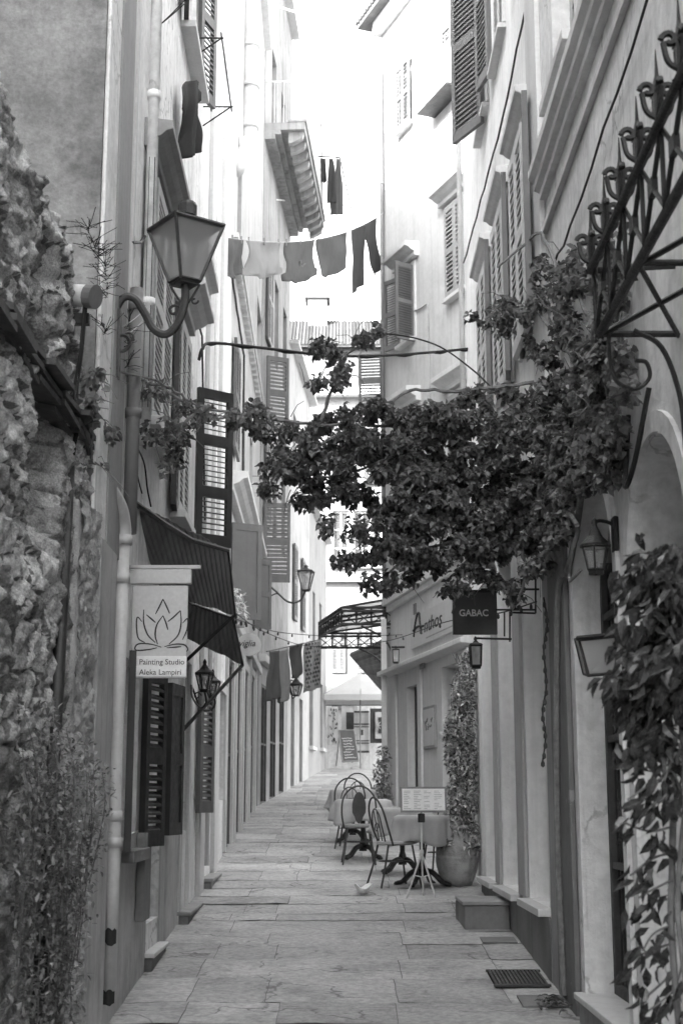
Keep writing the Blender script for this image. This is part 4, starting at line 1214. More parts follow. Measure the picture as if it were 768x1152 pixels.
# string lights
def stringlights(pts, label, n, r=.006, br=.012):
    t = thing('string_lights', label, 'string lights', pts[len(pts) // 2])
    q = catm(pts, 14); MB().tube(q, r, 5).build('wire', m_cable, t)
    for k in range(n):
        p = q[int((k + .5) / n * (len(q) - 1))]
        MB().lathe(p - Zv * .05, [(.002, 0), (br, .01), (br, .03), (br * .5, .045)], 6).build('bulb', m_irong, t)
stringlights([P(262, 688, 13), P(300, 712, 18), P(350, 727, 24), P(430, 722, 22), P(500, 700, 15), P(560, 690, 12), P(603, 677, 11)], 'lower string of small bulbs sagging across the alley to the iron box frame', 22)
stringlights([P(262, 695, 13.2), P(285, 703, 16), P(320, 712, 20), P(385, 716, 26), P(455, 714, 28)], 'upper string of small bulbs running to the iron canopy', 14)
stringlights([P(611, 672, 9.95), P(615, 700, 9.95), P(611, 730, 9.95), P(614, 770, 9.95), P(610, 800, 9.95), P(613, 830, 9.95), P(609, 862, 9.95)], 'string of little bulbs hanging straight down the shop house wall', 18, .006, .013)

# ================================================================== washing
def garment(name, label, cat, A_, B_, rows, mat, H, amp=.032, nrm=None, group=None, seed=0, pegs=True, strips=None):
    """rows: (t, left, right) outline in units of the top width and of the height H, one list per strip"""
    A_, B_ = Vector(A_), Vector(B_); U = (B_ - A_); wd = U.length
    Nn = Vector((-U.y, U.x, 0)).normalized()
    m = MB()
    for rws in (strips or [rows]):
        nv, nu = 26, 16
        def lr(tt):
            for (t0, l0, r0), (t1, l1, r1) in zip(rws[:-1], rws[1:]):
                if t0 <= tt <= t1 + 1e-9:
                    k = (tt - t0) / max(t1 - t0, 1e-9); return l0 + (l1 - l0) * k, r0 + (r1 - r0) * k
            return rws[-1][1:]
        def fn(i, j):
            tt = rws[0][0] + (rws[-1][0] - rws[0][0]) * j
            l, r = lr(tt); s = l + (r - l) * i
            w_ = amp * (.35 + tt) * (math.sin(s * 9 + seed) + .6 * math.sin(s * 21 + seed * 2 + tt * 3)) + noise.noise(Vector((s * 2, tt * 2, seed))) * amp * 1.5
            dip = -.012 * H * math.sin(s * math.pi) if tt < .1 else 0
            return A_ + U * s - Zv * (tt * H) + Zv * dip + Nn * w_
        m.grid(nu, nv, fn)
    o = thing(name, label, cat, (A_ + B_) / 2 - Zv * H, group)
    m.build('cloth', mat, o, solid=.006, normals=False, smooth=True)
    if pegs:
        for s in (.06, .5, .94):
            q = A_ + U * s
            MB().obox(q + Vector((-.011, -.015, -.055)), (.022, 0, 0), (0, .03, 0), (0, 0, .10)).build('peg', m_woodm, o)
    return o
shirt = [(0, 0, 1), (.45, .07, .93), (.7, .05, .95), (.72, -.03, 1.03), (.9, .0, 1.0), (.92, .2, .8), (1, .35, .65)]
ln0, ln1 = P(236, 264, 16.6), P(433, 238, 30.9)
def L(px):
    """a point of the washing line"""
    best = None
    for k in range(401):
        p = ln0.lerp(ln1, k / 400) - Zv * (.35 * 4 * (k / 400) * (1 - k / 400))
        q = 384 + FPX * p.x / (p.y * CP + (p.z - EYE) * SP)
        if best is None or abs(q - px) < best[0]: best = (abs(q - px), p)
    return best[1]
wl = MB(); wl.tube([ln0.lerp(ln1, k / 40) - Zv * (.35 * 4 * (k / 40) * (1 - k / 40)) for k in range(41)], .006, 5)
tag(wl.build('washing_line', m_cablep), 'long washing line carrying five garments across the alley', 'washing line')
def HH(px, y0, y1):
    p = L(px); return abs(P(px, y0, p.y).z - P(px, y1, p.y).z)
GW = 'clothes on the long washing line'
garment('shirt', 'grey shirt leftmost on the long washing line, behind the big lantern', 'shirt', L(249), L(273), shirt, m_cloth_m, HH(262, 256, 301), seed=1, group=GW)
garment('shirt', 'pale singlet, lightest garment on the long washing line', 'shirt', L(277), L(315), shirt, m_cloth_l, HH(296, 258, 300), seed=2, group=GW)
o = garment('shirt', 'grey shirt with a pale splash print in the middle of the washing line', 'shirt', L(320), L(354), shirt, m_cloth_m, HH(337, 257, 304), seed=3, group=GW)
a = (L(320) + L(354)) / 2; hh = HH(337, 257, 304); m = MB(); rnd = random.Random(9)
for k in range(9):
    an = rnd.uniform(.3, 2.8); c = a - Zv * hh * .68 + Vector((rnd.uniform(-.05, .05), -.075, 0))
    m.prism([c, c + Vector((math.cos(an) * .05 + .02, 0, math.sin(an) * .13)), c + Vector((math.cos(an) * .05 - .02, 0, math.sin(an) * .10))], (0, .004, 0))
m.build('print', m_cloth_l, o)
garment('shirt', 'plain grey shirt beside the trousers on the washing line', 'shirt', L(355), L(390), [(0, 0, 1), (.6, .04, .96), (.85, .07, .98), (.95, .2, .9), (1, .3, .7)], m_cloth_m, HH(372, 253, 298), seed=4, group=GW)
garment('trousers', 'dark trousers at the right end of the long washing line', 'trousers', L(394), L(424), None, m_cloth_d, HH(409, 247, 316), seed=5, group=GW, strips=[[(0, 0, .5), (.25, .0, .5), (1, .06, .46)], [(0, .5, 1), (.25, .5, 1.0), (.98, .78, 1.2)]])
# black shirt on the rack upper left
t1, t2 = P(203, 92, 11.3), P(226, 88, 12.0)
garment('shirt', 'black long shirt hanging from the window rack at the upper left', 'shirt', t1, t2, [(0, .3, .7), (.04, .15, .9), (.12, .02, 1.0), (.2, -.02, 1.12), (.32, .0, 1.1), (.36, .12, .95), (1, .25, 1.15)], m_cloth_b, .74, amp=.03, seed=6, pegs=False)
t = thing('drying_rack', 'iron drying rack under the open shutter at the upper left', 'rack', P(215, 80, 13.2))
m = MB()
for d in (.08, .3): m.tube([FL(12.6, P(215, 72, 13.2).z, d), FL(14.2, P(215, 72, 13.2).z, d)], .009, 5)
for u in (12.7, 14.1): m.tube([FL(u, P(215, 72, 13.2).z, 0), FL(u, P(215, 72, 13.2).z, .32)], .009, 5); m.tube([FL(u, P(215, 95, 13.2).z, 0), FL(u, P(215, 72, 13.2).z, .3)], .009, 5)
m.build('frame', m_iron, t)
# clothes on the far balcony rack
t = thing('drying_rack', 'thin drying rack jutting from the far end of the high balcony', 'rack', P(372, 178, 33))
MB().tube([P(358, 176, 33), P(382, 177, 33)], .02, 5).tube([P(361, 140, 33), P(362, 176, 33)], .015, 5).tube([P(382, 177, 33), P(395, 235, 36)], .02, 5).build('frame', m_irong, t)
garment('towel', 'small dark cloth on the left of the far balcony rack', 'cloth', P(360, 178, 33), P(366, 178, 33), [(0, 0, 1), (1, .2, 1.3)], m_cloth_d, .65, seed=7, pegs=False)
garment('towel', 'long dark dress hanging in the middle of the far balcony rack', 'dress', P(368, 178, 33), P(376, 178, 33.2), [(0, .2, .8), (.3, .1, 1), (1, .1, 1.3)], m_cloth_d, 1.2, seed=8, pegs=False)
garment('towel', 'long grey dress hanging at the right of the far balcony rack', 'dress', P(375, 177, 33.4), P(384, 178, 34), [(0, .2, .8), (.3, .1, 1), (1, -.4, 1.3)], m_cloth_m, 1.55, seed=9, pegs=False)
m = MB(); m.tube([P(302, 224, 30), P(390, 231, 40)], .02, 5)
tag(m.build('washing_line', m_white), 'empty pale washing line below the high balcony', 'washing line')
# towels lower left
t = thing('towel_rail', 'thin rail with three towels over the left doorways', 'rail', P(330, 724, 26))
MB().tube([P(300, 733, 24.5), P(362, 719, 29.5)], .012, 5).build('rail', m_irong, t)
garment('towel', 'dark narrow towel nearest on the rail over the doorways', 'towel', P(303, 733, 24.6), P(314, 731, 25.2), [(0, 0, 1), (1, -.2, 1.1)], m_cloth_m, .85, seed=10, pegs=False)
garment('towel', 'long pale towel second on the rail over the doorways', 'towel', P(314, 731, 25.3), P(325, 728, 26), [(0, 0, 1), (1, -.1, 1.15)], m_cloth_l, .95, seed=12, pegs=False)
garment('towel', 'round bottomed grey cloth in the middle of the rail', 'cloth', P(325, 727, 26.1), P(341, 724, 27), [(0, 0, 1), (.6, 0, 1), (.85, .12, .9), (1, .4, .65)], m_cloth_m, .62, seed=11, pegs=False)
m_check = M('cloth_checked', .38, .1, 8, .95, .3, 160, trans=.2)
o = garment('towel', 'pale diamond patterned towel farthest on the rail', 'towel', P(343, 723, 27.2), P(360, 720, 28.5), [(0, 0, 1), (1, -.05, 1.0)], m_check, .95, seed=13, pegs=False)
a, c = P(343, 723, 27.2), P(360, 720, 28.5)
m = MB()
for i in range(5):
    for j in range(11):
        s = (i + .5 + .5 * (j % 2)) / 5.5; q = a.lerp(c, s) - Zv * (.05 + j * .082) + Vector((0, -.05, 0)); 
        m.prism([q + Xv * .03, q + Zv * .035, q - Xv * .03, q - Zv * .035], (0, .003, 0))
m.build('pattern', m_cloth_m, o)

# ================================================================== iron canopy over the door (top right)
t = thing('iron_canopy', 'black wrought iron canopy with spikes and scrolls over the arched door, top right', 'canopy', (1.2, 5.4, 4))
XI = 1.15
def q(px, py, X_=XI):
    a, b_ = ray(px, py); Y = X_ / a
    return Vector((X_, Y, EYE + b_ * Y))
lo = (q(691, 345), q(768, 196)); hi = (q(683, 292), q(768, 108))
zl = (lo[0].z + lo[1].z) / 2; y0, y1 = 6.0, 4.5
zl = lo[0].z; zh = zl + .30
m = MB()
m.tube([(XI, 6.05, zl), (XI, 3.6, zl)], .021, 8); m.tube([(XI - .03, 6.05, zh), (XI - .03, 3.6, zh)], .021, 8)
m.tube([(XI, 6.05, zl), (1.5, 6.05, zl)], .016, 8); m.tube([(XI, 6.05, zh), (1.5, 6.05, zh + .02)], .014, 8)
for y in (5.2, 4.4): m.tube([(XI, y, zl), (1.5, y, zl)], .014, 8)
for a, c in ((6.05, 5.2), (5.2, 6.05), (5.2, 4.4), (4.4, 5.2)): m.tube([(XI, a, zl - .01), (1.5, c, zl - .01)], .012, 6)
m.build('frame', m_iron, t)
lt = MB(); n = 7; st_ = 2.4 / n
for k in range(n):
    ya = 6.05 - k * st_; yb = ya - st_; ym = (ya + yb) / 2; zm = (zl + zh) / 2; x = XI - .015
    for a, c in (((x, ya, zl), (x, ym, zm)), ((x, ym, zm), (x, yb, zl)), ((x, ya, zh), (x, ym, zm)), ((x, ym, zm), (x, yb, zh)), ((x, ya, zl), (x, ya, zh))):
        lt.tube([a, c], .010, 5)
    lt.obox((x - .012, ym - .035, zm - .03), (.024, 0, 0), (0, .07, 0), (0, 0, .06))
    lt.lathe((XI - .03, ya, zh - .02), [(.004, 0), (.026, .02), (.004, .04)], 8)
lt.build('lattice', m_iron, t)
for k in range(n):
    ym = 6.05 - k * st_ - .03
    s_ = MB(); x = XI - .03
    s_.tube([(x, ym, zh), (x, ym, zh + .15), (x, ym, zh + .19), (x, ym, zh + .29)], [.016, .018, .008, .002], 6)
    for sg in (-1, 1):
        for ax in (Yv, Xv):
            s_.tube(catm([(x, ym, zh + .02), Vector((x, ym, zh + .05)) + ax * sg * .04, Vector((x, ym, zh + .12)) + ax * sg * .055], 5), .011, 5)
            s_.tube(scroll(Vector((x, ym, zh + .13)) + ax * sg * .035, .028, .010, .9, 0, ax * sg, Zv, 12), .012, 5)
    s_.build('finial', m_iron, t)
s_ = MB()
s_.tube(catm([(XI + .03, 6.0, zl), (XI + .03, 6.0, zl - .14), (XI + .06, 6.0, zl - .24), (XI + .14, 6.0, zl - .27), (XI + .2, 6.0, zl - .22), (XI + .19, 6.0, zl - .15), (XI + .14, 6.0, zl - .14)], 6), .010, 6)
s_.tube(catm([(XI + .14, 6.0, zl), (XI + .26, 6.0, zl - .08), (XI + .33, 6.0, zl - .3), (XI + .345, 6.0, zl - .55)], 6), .012, 6)
s_.tube(catm([(1.47, 7.05, zl - .1), (1.44, 7.0, zl - .35), (1.40, 6.85, zl - .52), (1.42, 6.7, zl - .42), (1.47, 6.55, zl - .1)], 6), .014, 6)
s_.build('bracket', m_iron, t)

# glazed wall box and floodlight
t = thing('wall_box', 'dark framed glass box slung low on the arched wall beside the leafy vine', 'light box', P(672, 758, 7.3))
A0 = P(651, 720, 7.7); B0 = P(700, 715, 7.4); C0 = P(697, 757, 7.4); D0 = P(661, 760, 7.65)
fr = MB(); pts = [A0, B0, C0, D0]; bk = [p + Vector((0, .14, .02)) for p in pts]
for i in range(4):
    fr.tube([pts[i], pts[(i + 1) % 4]], .009, 6); fr.tube([bk[i], bk[(i + 1) % 4]], .007, 6); fr.tube([pts[i], bk[i]], .007, 6)
fr.tube([A0 + Vector((-.01, -.01, .008)), B0 + Vector((.01, -.01, .01))], .014, 6)
fr.build('frame', m_iron, t)
MB().hexa([pts[3] + Vector((.003, .004, .004)), pts[2] + Vector((-.003, .004, .004)), bk[2], bk[3], pts[0], pts[1], bk[1], bk[0]]).build('pane', m_frost, t)
t = thing('floodlight', 'small pale floodlight on a short arm above the black lantern', 'floodlight', P(697, 458, 7.5))
MB().obox(P(691, 458, 7.5), (.065, 0, 0), (0, .09, 0), (0, 0, .11)).build('housing', m_trimg, t, bevel=.006)
MB().tube([P(700, 434, 7.5), P(711, 433, 7.5) + Vector((.02, 0, 0))], .012, 6).tube([P(704, 452, 7.5), P(712, 452, 7.5) + Vector((.03, 0, 0))], .010, 6).build('arm', m_pipew, t)

# air conditioner on the corner house
t = thing('air_conditioner', 'white air conditioning unit with a pipe on the high sunlit front', 'air conditioner', FH(3, 15, .2))
ua, za = FH.uz(472, 139, .35); ub, _ = FH.uz(506, 139, .35)
za = FH.z(ua, 128, .35); zb_ = FH.z(ua, 88, .35)
MB().fb(FH, ua, ub, za, zb_, .06, .38).build('case', m_white, t, bevel=.03)
MB().fb(FH, ua + .02, ub - .02, za - .05, za - .004, .0, .42).build('bracket', m_irong, t)
uf = (ua + ub) / 2; zf = (za + zb_) / 2
MB().tube([FH(uf + .25 * math.cos(a * math.pi / 12), zf + .25 * math.sin(a * math.pi / 12), .385) for a in range(25)], .012, 5).build('fan_grille', m_trimg, t)
MB().tube(catm([FH(ub - .05, za + .1, .3), FH(ub + .2, za + .05, .3), FH(ub + .25, za - .25, .2), FH(ub - .2, za - .3, .1), FH(ub - .3, za - .1, .05)], 6), .025, 7).build('hose', m_pipew, t)

# cables stapled along the fronts
def fcable(F, pts, r, label, mat=m_cable):
    q = []
    for a, b_ in zip(pts[:-1], pts[1:]):
        n = max(2, int(abs(b_[0] - a[0]) / .5) + 2)
        for i in range(n): 
            t_ = i / n; q.append(F(a[0] + (b_[0] - a[0]) * t_, a[1] + (b_[1] - a[1]) * t_ - .04 * math.sin(t_ * math.pi * 2 * max(1, n // 3)) ** 2, .03))
    q.append(F(*pts[-1], .03))
    return tag(MB().tube(q, r, 5).build('cable', mat), label, 'cable')
fcable(FL, [(9.0, 5.6), (11.5, 6.9), (14.2, 6.7), (15.0, 4.9), (18.7, 4.7)], .011, 'dark cable stapled along the tall left house between its window rows')
fcable(FL, [(13.2, 3.2), (13.3, 4.2), (15.6, 4.4), (15.7, 3.1)], .012, 'dark cable looping over the left doorways past the wall lanterns')
fcable(FL2, [(18.9, 9.2), (22, 9.0), (22.3, 5.6), (28.2, 5.4)], .018, 'dark cable stapled across the middle left house above its cornice')
fcable(FH, [(.4, 12.6), (2.5, 12.3), (2.6, 9.6), (7, 9.4)], .02, 'pale cable drooping across the shaded front of the corner house', m_cablep)
fcable(FR, [(9.9, 8.2), (12.0, 8.05), (16.2, 8.3)], .010, 'thin cable running between the two window rows of the shop house')
fcable(FR, [(6.2, 5.7), (8.6, 5.55), (9.7, 5.6)], .008, 'thin cable under the cornice of the arched house')
# ================================================================== far end: canopy, post, umbrella, rugs, board
t = thing('glass_canopy', 'dark lattice edged iron canopy spanning the alley in front of the far house', 'canopy', (.4, 30, 5.5))
zb, zt_ = 5.52, 5.86
cor = [Vector((P(451, 690, 29).x, 29, 0)), Vector((P(384, 690, 29).x, 29, 0)), Vector((P(359, 700, 31.5).x, 31.5, 0)), Vector((P(359, 716, 33.5).x, 33.5, 0)), Vector((1.3, 33.5, 0))]
fr = MB(); la = MB()
for a, c in zip(cor[:-1], cor[1:]):
    for z in (zb, zt_, (zb + zt_) / 2 + .1):
        fr.tube([a + Zv * z, c + Zv * z], .03, 5)
    ln_ = (c - a).length; n = max(2, int(ln_ / .27))
    for k in range(n):
        p, r_ = a.lerp(c, k / n), a.lerp(c, (k + 1) / n)
        la.tube([p + Zv * zb, p + Zv * zt_], .02, 4)
        la.tube([p + Zv * zb, r_ + Zv * (zt_ - .1)], .011, 4); la.tube([p + Zv * (zt_ - .1), r_ + Zv * zb], .011, 4)
for k in range(6):
    y = 29 + k * .9
    xa = cor[1].x if y < 29.1 else (cor[1].x + (cor[2].x - cor[1].x) * min(1, (y - 29) / 2.5))
    fr.tube([(xa, y, zt_), (1.4, y, zt_ + .25)], .025, 5)
fr.tube([(-.35, 31.5, zt_ + .06), (1.3, 31.5, zt_ + .3)], .02, 5)
fr.build('frame', m_iron, t); la.build('lattice', m_iron, t)
m = MB(); m.add([(cor[1].x, 29, zt_ + .02), (cor[2].x, 31.5, zt_ + .02), (cor[3].x, 33.5, zt_ + .02), (1.4, 33.5, zt_ + .28), (1.4, 29, zt_ + .28)], [(0, 1, 2, 3, 4)])
m.build('glass', glass_mat('canopy_glass', .4, .35, .3), t, solid=.01)
for y in (29.1, 33.4):
    s_ = MB(); s_.tube(catm([(1.15, y, 4.6), (.9, y, 5.2), (.4, y, 5.5)], 6), .02, 5); s_.tube(scroll((.95, y, 5.35), .13, .03, 1, 0, Xv, Zv), .014, 5)
    s_.build('bracket', m_iron, t)
px_ = P(432, 800, 28.8)
t = thing('post', 'slim white post carrying the iron canopy beside the restaurant corner', 'post', (px_.x, 28.8, gz(28.8)))
MB().box((px_.x - .055, 28.75, gz(28.8)), (px_.x + .055, 28.86, 5.6)).build('shaft', m_trim, t, bevel=.01)
MB().box((px_.x - .09, 28.71, gz(28.8) - .02), (px_.x + .09, 28.9, gz(28.8) + .2)).build('foot', m_trimg, t, bevel=.01)

t = thing('lean_to_roof', 'dark tiled lean-to roof below the iron canopy at the far corner', 'roof', P(430, 775, 38))
q = [P(396, 737, 38), P(432, 722, 36), P(434, 778, 36), P(424, 768, 37.5)]
m = MB()
for k in range(12):
    a = q[0].lerp(q[3], k / 11); c = q[1].lerp(q[2], k / 11)
    m.tube([a, c], .075, 6, random.uniform(.7, 1.2))
m.build('tiles', M('tile_dark', .10, .3, 4, .9, .4, 40, tone=True), t)
MB().tube([q[0], q[3]], .06, 5).build('edge_board', m_wood, t)

t = thing('market_umbrella', 'wide pale canvas umbrella over the rugs at the far end', 'umbrella', P(405, 862, 46))
c = P(405, 757, 46); ze = P(405, 784, 46).z; m = MB()
rim = [Vector((c.x + dx, 46 + dy, ze)) for dx, dy in ((-1.15, -1), (0, -1.1), (.95, -1), (1.1, 0), (.95, 1), (0, 1.1), (-1.15, 1), (-1.25, 0))]
for i in range(8):
    m.add([c, rim[i], rim[(i + 1) % 8]], [(0, 1, 2)])
    m.add([rim[i], rim[(i + 1) % 8], rim[(i + 1) % 8] - Zv * .18, rim[i] - Zv * .18], [(0, 1, 2, 3)])
m.build('canvas', M('canvas_pale', .62, .05, 3, .9, .1, 60, trans=.35), t, solid=.01, normals=False)
MB().tube([(c.x, 46.0, gz(46)), (c.x, 46.0, c.z)], .022, 8).build('pole', m_woodm, t)
r_ = MB(); [r_.tube([Vector((c.x, 46, c.z - .08)), p + Vector((0, 0, .02))], .012, 5) for p in rim]; r_.build('rib', m_woodm, t)

t = thing('rug_shop', 'low pale shop wall hung with patterned rugs at the far end', 'shop', (.5, 48.5, gz(46)))
MB().box((-1.2, 48.2, 3.0), (2.6, 51, P(400, 772, 48).z)).build('wall', m_plR1, t)
a, c = P(373, 812, 48), P(391, 780, 48)
m = MB(); m.box((a.x, 48.1, P(380, 798, 48).z), (P(396, 800, 48).x, 48.19, c.z - .0)); m.build('window', m_pilg, t)
MB().tube([(P(366, 792, 47.8).x, 47.95, P(380, 793, 47.9).z), (P(438, 792, 47.8).x, 47.95, P(380, 793, 47.9).z)], .03, 6).build('rail', m_wood, t)
def rug(label, x0, y0, x1, y1, Y, base, deco, seed):
    A_, B_ = P(x0, y0, Y), P(x1, y0, Y); H = A_.z - P(x0, y1, Y).z
    o = thing('rug', label, 'rug', P((x0 + x1) / 2, y1, Y), 'rugs hanging outside the far shop')
    W_ = (B_ - A_).length
    MB().grid(8, 14, lambda i, j: A_ + Xv * W_ * i - Zv * H * j + Yv * (.025 * math.sin(i * 7 + seed))).build('cloth', base, o, solid=.02, normals=False)
    m = MB()
    for (a, b_, c_, d_) in deco:
        m.box((A_.x + W_ * a, Y - .075, A_.z - H * d_), (A_.x + W_ * c_, Y - .05, A_.z - H * b_))
    return o, m
m_ruglt = M('rug_light', .5, .08, 6, .95, .4, 60); m_rugdk = M('rug_dark', .06, .2, 6, .95, .4, 60)
rnd = random.Random(3)
o, m = rug('narrow speckled pale rug, leftmost at the far shop', 368, 795, 380, 838, 47.6, m_ruglt, [(rnd.random() * .85, k / 24, 0, 0) for k in range(0)], 1)
for k in range(40):
    x = rnd.uniform(.05, .9); y = rnd.uniform(.03, .95); A_ = P(368, 795, 47.6); W_ = (P(380, 795, 47.6) - A_).length; H = A_.z - P(368, 838, 47.6).z
    m.box((A_.x + W_ * x, 47.52, A_.z - H * y - .03), (A_.x + W_ * x + .03, 47.545, A_.z - H * y + .02))
m.build('pattern', m_rugdk, o)
o, m = rug('pale rug with a dark centre panel, behind the chalkboard', 384, 792, 402, 830, 47.7, m_ruglt, [(.3, .25, .8, .75), (0, 0, 1, .05)], 2); m.build('pattern', m_rugdk, o)
o, m = rug('striped pale rug with small medallion, lowest of the hanging rugs', 398, 800, 415, 847, 47.2, m_ruglt, [(.0, 0, 1, .04), (0, .3, 1, .33), (0, .37, 1, .39), (0, .7, 1, .72), (.0, .76, 1, .78), (0, .95, 1, 1), (.4, .45, .6, .58)], 3); m.build('pattern', m_rugdk, o)
o, m = rug('dark bordered rug with a starred dark panel, rightmost at the far shop', 416, 797, 435, 836, 47.5, m_rugdk, [], 4)
m.box((P(418, 0, 47.4).x, 47.42, P(0, 831, 47.4).z), (P(432, 0, 47.4).x, 47.44, P(0, 801, 47.4).z)); mm = m.build('light_field', m_ruglt, o)
m = MB(); m.box((P(421, 0, 47.4).x, 47.39, P(0, 825, 47.4).z), (P(429, 0, 47.4).x, 47.41, P(0, 807, 47.4).z)); m.build('panel', m_rugdk, o)
m = MB(); c = P(425, 816, 47.35)
for a in range(4):
    an = a * math.pi / 4; m.tube([c - Vector((math.cos(an) * .1, 0, math.sin(an) * .16)), c + Vector((math.cos(an) * .1, 0, math.sin(an) * .16))], .012, 5)
m.build('star', m_ruglt, o)

t = thing('chalkboard', 'leaning black chalkboard with white scribbled menu on an easel', 'chalkboard', P(392, 858, 45))
a, b_, c, d = P(385, 857, 45), P(403, 856, 45), P(398, 822, 45.4), P(381, 822, 45.4)
m = MB(); m.hexa([a, b_, b_ + Yv * .04, a + Yv * .04, d, c, c + Yv * .04, d + Yv * .04]); m.build('board', m_signd, t)
fr = MB(); [fr.tube([p, q_], .025, 5) for p, q_ in ((a, b_), (b_, c), (c, d), (d, a))]; fr.build('frame', m_woodm, t)
wr = MB(); rnd = random.Random(8)
for k in range(8):
    s0 = .12 + .09 * k; p = a.lerp(d, s0); q_ = b_.lerp(c, s0); x0_ = rnd.uniform(.12, .3); x1_ = rnd.uniform(.6, .9)
    pts = [p.lerp(q_, x0_ + (x1_ - x0_) * i / 14) + Vector((0, -.02, rnd.uniform(-.018, .018))) for i in range(15)]
    wr.tube(pts, .009, 4)
wr.build('chalk_writing', m_white, t)
MB().tube([P(382, 825, 45.5), P(378, 862, 45.6)], .02, 5).tube([P(400, 826, 45.6), P(396, 858, 46.3)], .02, 5).build('easel_leg', m_woodm, t)

# ================================================================== restaurant furniture
def table(label, px, Y, r, group='cafe tables at the restaurant', cloth=True, clabel='', h=.74, r_base=.3, sq=2.6, tone=None, rot=0, seed=0):
    x = (px - 384) / FPX * Y * 1.025; z = gz(Y)
    t = thing('cafe_table', label, 'table', (x, Y, z), group)
    MB().lathe((x, Y, z + h - .03), [(r, 0), (r, .028)], 24).build('tabletop', m_woodm, t)
    b = MB(); b.lathe((x, Y, z), [(.05, .1), (.045, .2), (.03, .25), (.03, h - .1), (.08, h - .035)], 12)
    b.build('column', m_iron, t)
    f = MB()
    for k in range(4):
        an = R(45 + 90 * k + rot); d = Vector((math.cos(an), math.sin(an), 0)); c = Vector((x, Y, z))
        f.tube(catm([c + Zv * .17, c + d * .12 + Zv * .14, c + d * .22 + Zv * .05, c + d * r_base + Zv * .02], 6), [.03] * 13 + [.025] * 6, 8)
        f.lathe(c + d * r_base, [(.03, 0), (.035, .02), (.02, .04)], 8)
    f.build('base', m_iron, t)
    if cloth:
        n = 72; top = r + .012; m = MB()
        sides = 4
        def fn(i, j):
            th = 2 * math.pi * i
            e = (abs(math.cos(th + R(rot))) ** sq + abs(math.sin(th + R(rot))) ** sq) ** (-1 / sq)
            rr = top * (e / 1.0)
            drop = .20 + .22 * (max(0, e - 1) / .35)
            if j < .4: 
                k = j / .4; return Vector((x + rr * k * math.cos(th), Y + rr * k * math.sin(th), z + h + .004 + noise.noise(Vector((math.cos(th) * k * 3, math.sin(th) * k * 3, seed))) * .004))
            k = (j - .4) / .6
            fold = math.sin(th * 8 + seed) * .034 * k + math.sin(th * 13 + seed * 3) * .022 * k + noise.noise(Vector((math.cos(th) * 2, math.sin(th) * 2, k + seed))) * .05 * k
            fl = rr + .012 + .05 * k + fold
            return Vector((x + fl * math.cos(th), Y + fl * math.sin(th), z + h + .004 - min(k * 6, 1) * .012 - drop * k * 1.25))
        m.grid(n, 14, fn)
        o = thing('tablecloth', clabel, 'tablecloth', (x, Y, z + h), 'pale cloths on the cafe tables')
        m.build('cloth', m_tcl, o, smooth=True, solid=.005, normals=False)
    return t
table('pedestal table farthest back under a short pale cloth', 396, 20.9, .30, clabel='pale cloth on the farthest cafe table', seed=1)
table('pedestal table with dark cast feet behind the wooden oval backed chair', 407, 18.6, .33, clabel='pale cloth on the table behind the oval backed chair', seed=2)
table('pedestal table against the restaurant side, second from the camera', 449, 17.0, .31, clabel='pale cloth on the table second from the camera', seed=3)
table('pedestal table nearest the camera, behind the menu stand', 470, 15.85, .27, clabel='draped grey cloth on the table behind the menu stand', seed=4, rot=20)

def chair(name, label, px, Y, rz, kind='hoop', group='wire backed cafe chairs', mat=m_irong):
    x = (px - 384) / FPX * Y * 1.025
    t = thing(name, label, 'chair', (x, Y, gz(Y)), group, rz=rz)
    s_ = MB(); s_.lathe((0, 0, .44), [(.19, 0), (.205, .015), (.2, .035), (.17, .045)], 24); s_.build('seat', m_seat if kind != 'oval' else m_woodm, t, local=True, smooth=False)
    for sx in (-1, 1):
        MB().tube(catm([(sx * .14, .14, .44), (sx * .16, .17, .25), (sx * .20, .22, .0)], 6), .011, 7).build('leg', mat, t, local=True)
        MB().tube(catm([(sx * .14, -.14, .44), (sx * .16, -.18, .25), (sx * .20, -.25, .0)], 6), .011, 7).build('leg', mat, t, local=True)
    MB().tube([(.17 * math.cos(a * math.pi / 12), .17 * math.sin(a * math.pi / 12), .27) for a in range(25)], .007, 6).build('leg_ring', mat, t, local=True)
    b = MB()
    b.tube(catm([(-.18, -.10, .44), (-.21, -.17, .62), (-.19, -.22, .80), (-.10, -.245, .91), (0, -.25, .94), (.10, -.245, .91), (.19, -.22, .80), (.21, -.17, .62), (.18, -.10, .44)], 6), .011, 7)
    if kind == 'hoop':
        b.tube(catm([(-.10, -.15, .45), (-.12, -.2, .62), (-.09, -.225, .76), (0, -.235, .82), (.09, -.225, .76), (.12, -.2, .62), (.10, -.15, .45)], 6), .008, 6)
        b.tube(scroll((0, -.215, .62), .06, .01, 1.3, 0, Xv, Zv), .006, 6)
        for sx in (-.04, .04): b.tube([(sx, -.16, .46), (sx, -.23, .8)], .006, 5)
    b.build('backrest', mat, t, local=True)
    if kind == 'oval':
        p = MB(); pts = [Vector((.085 * math.cos(a * math.pi / 10) * (1 - .25 * (math.sin(a * math.pi / 10) < -.5)), -.2 - .035 * math.sin(a * math.pi / 10), .68 + .19 * math.sin(a * math.pi / 10))) for a in range(20)]
        p.prism(pts, (0, .02, 0)); p.build('back_panel', m_wood, t, local=True)
    return t
chair('cafe_chair', 'chair with dark oval wooden back panel facing away from the camera', 402, 18.0, R(2), 'oval')
chair('cafe_chair', 'padded wire chair seen from the side, nearest the camera', 441, 15.75, R(-68), 'hoop')
chair('cafe_chair', 'hoop backed wire chair at the farthest table, left one', 395, 20.0, R(-8), 'hoop')
chair('cafe_chair', 'hoop backed wire chair farthest from the camera', 403, 21.7, R(185), 'hoop')
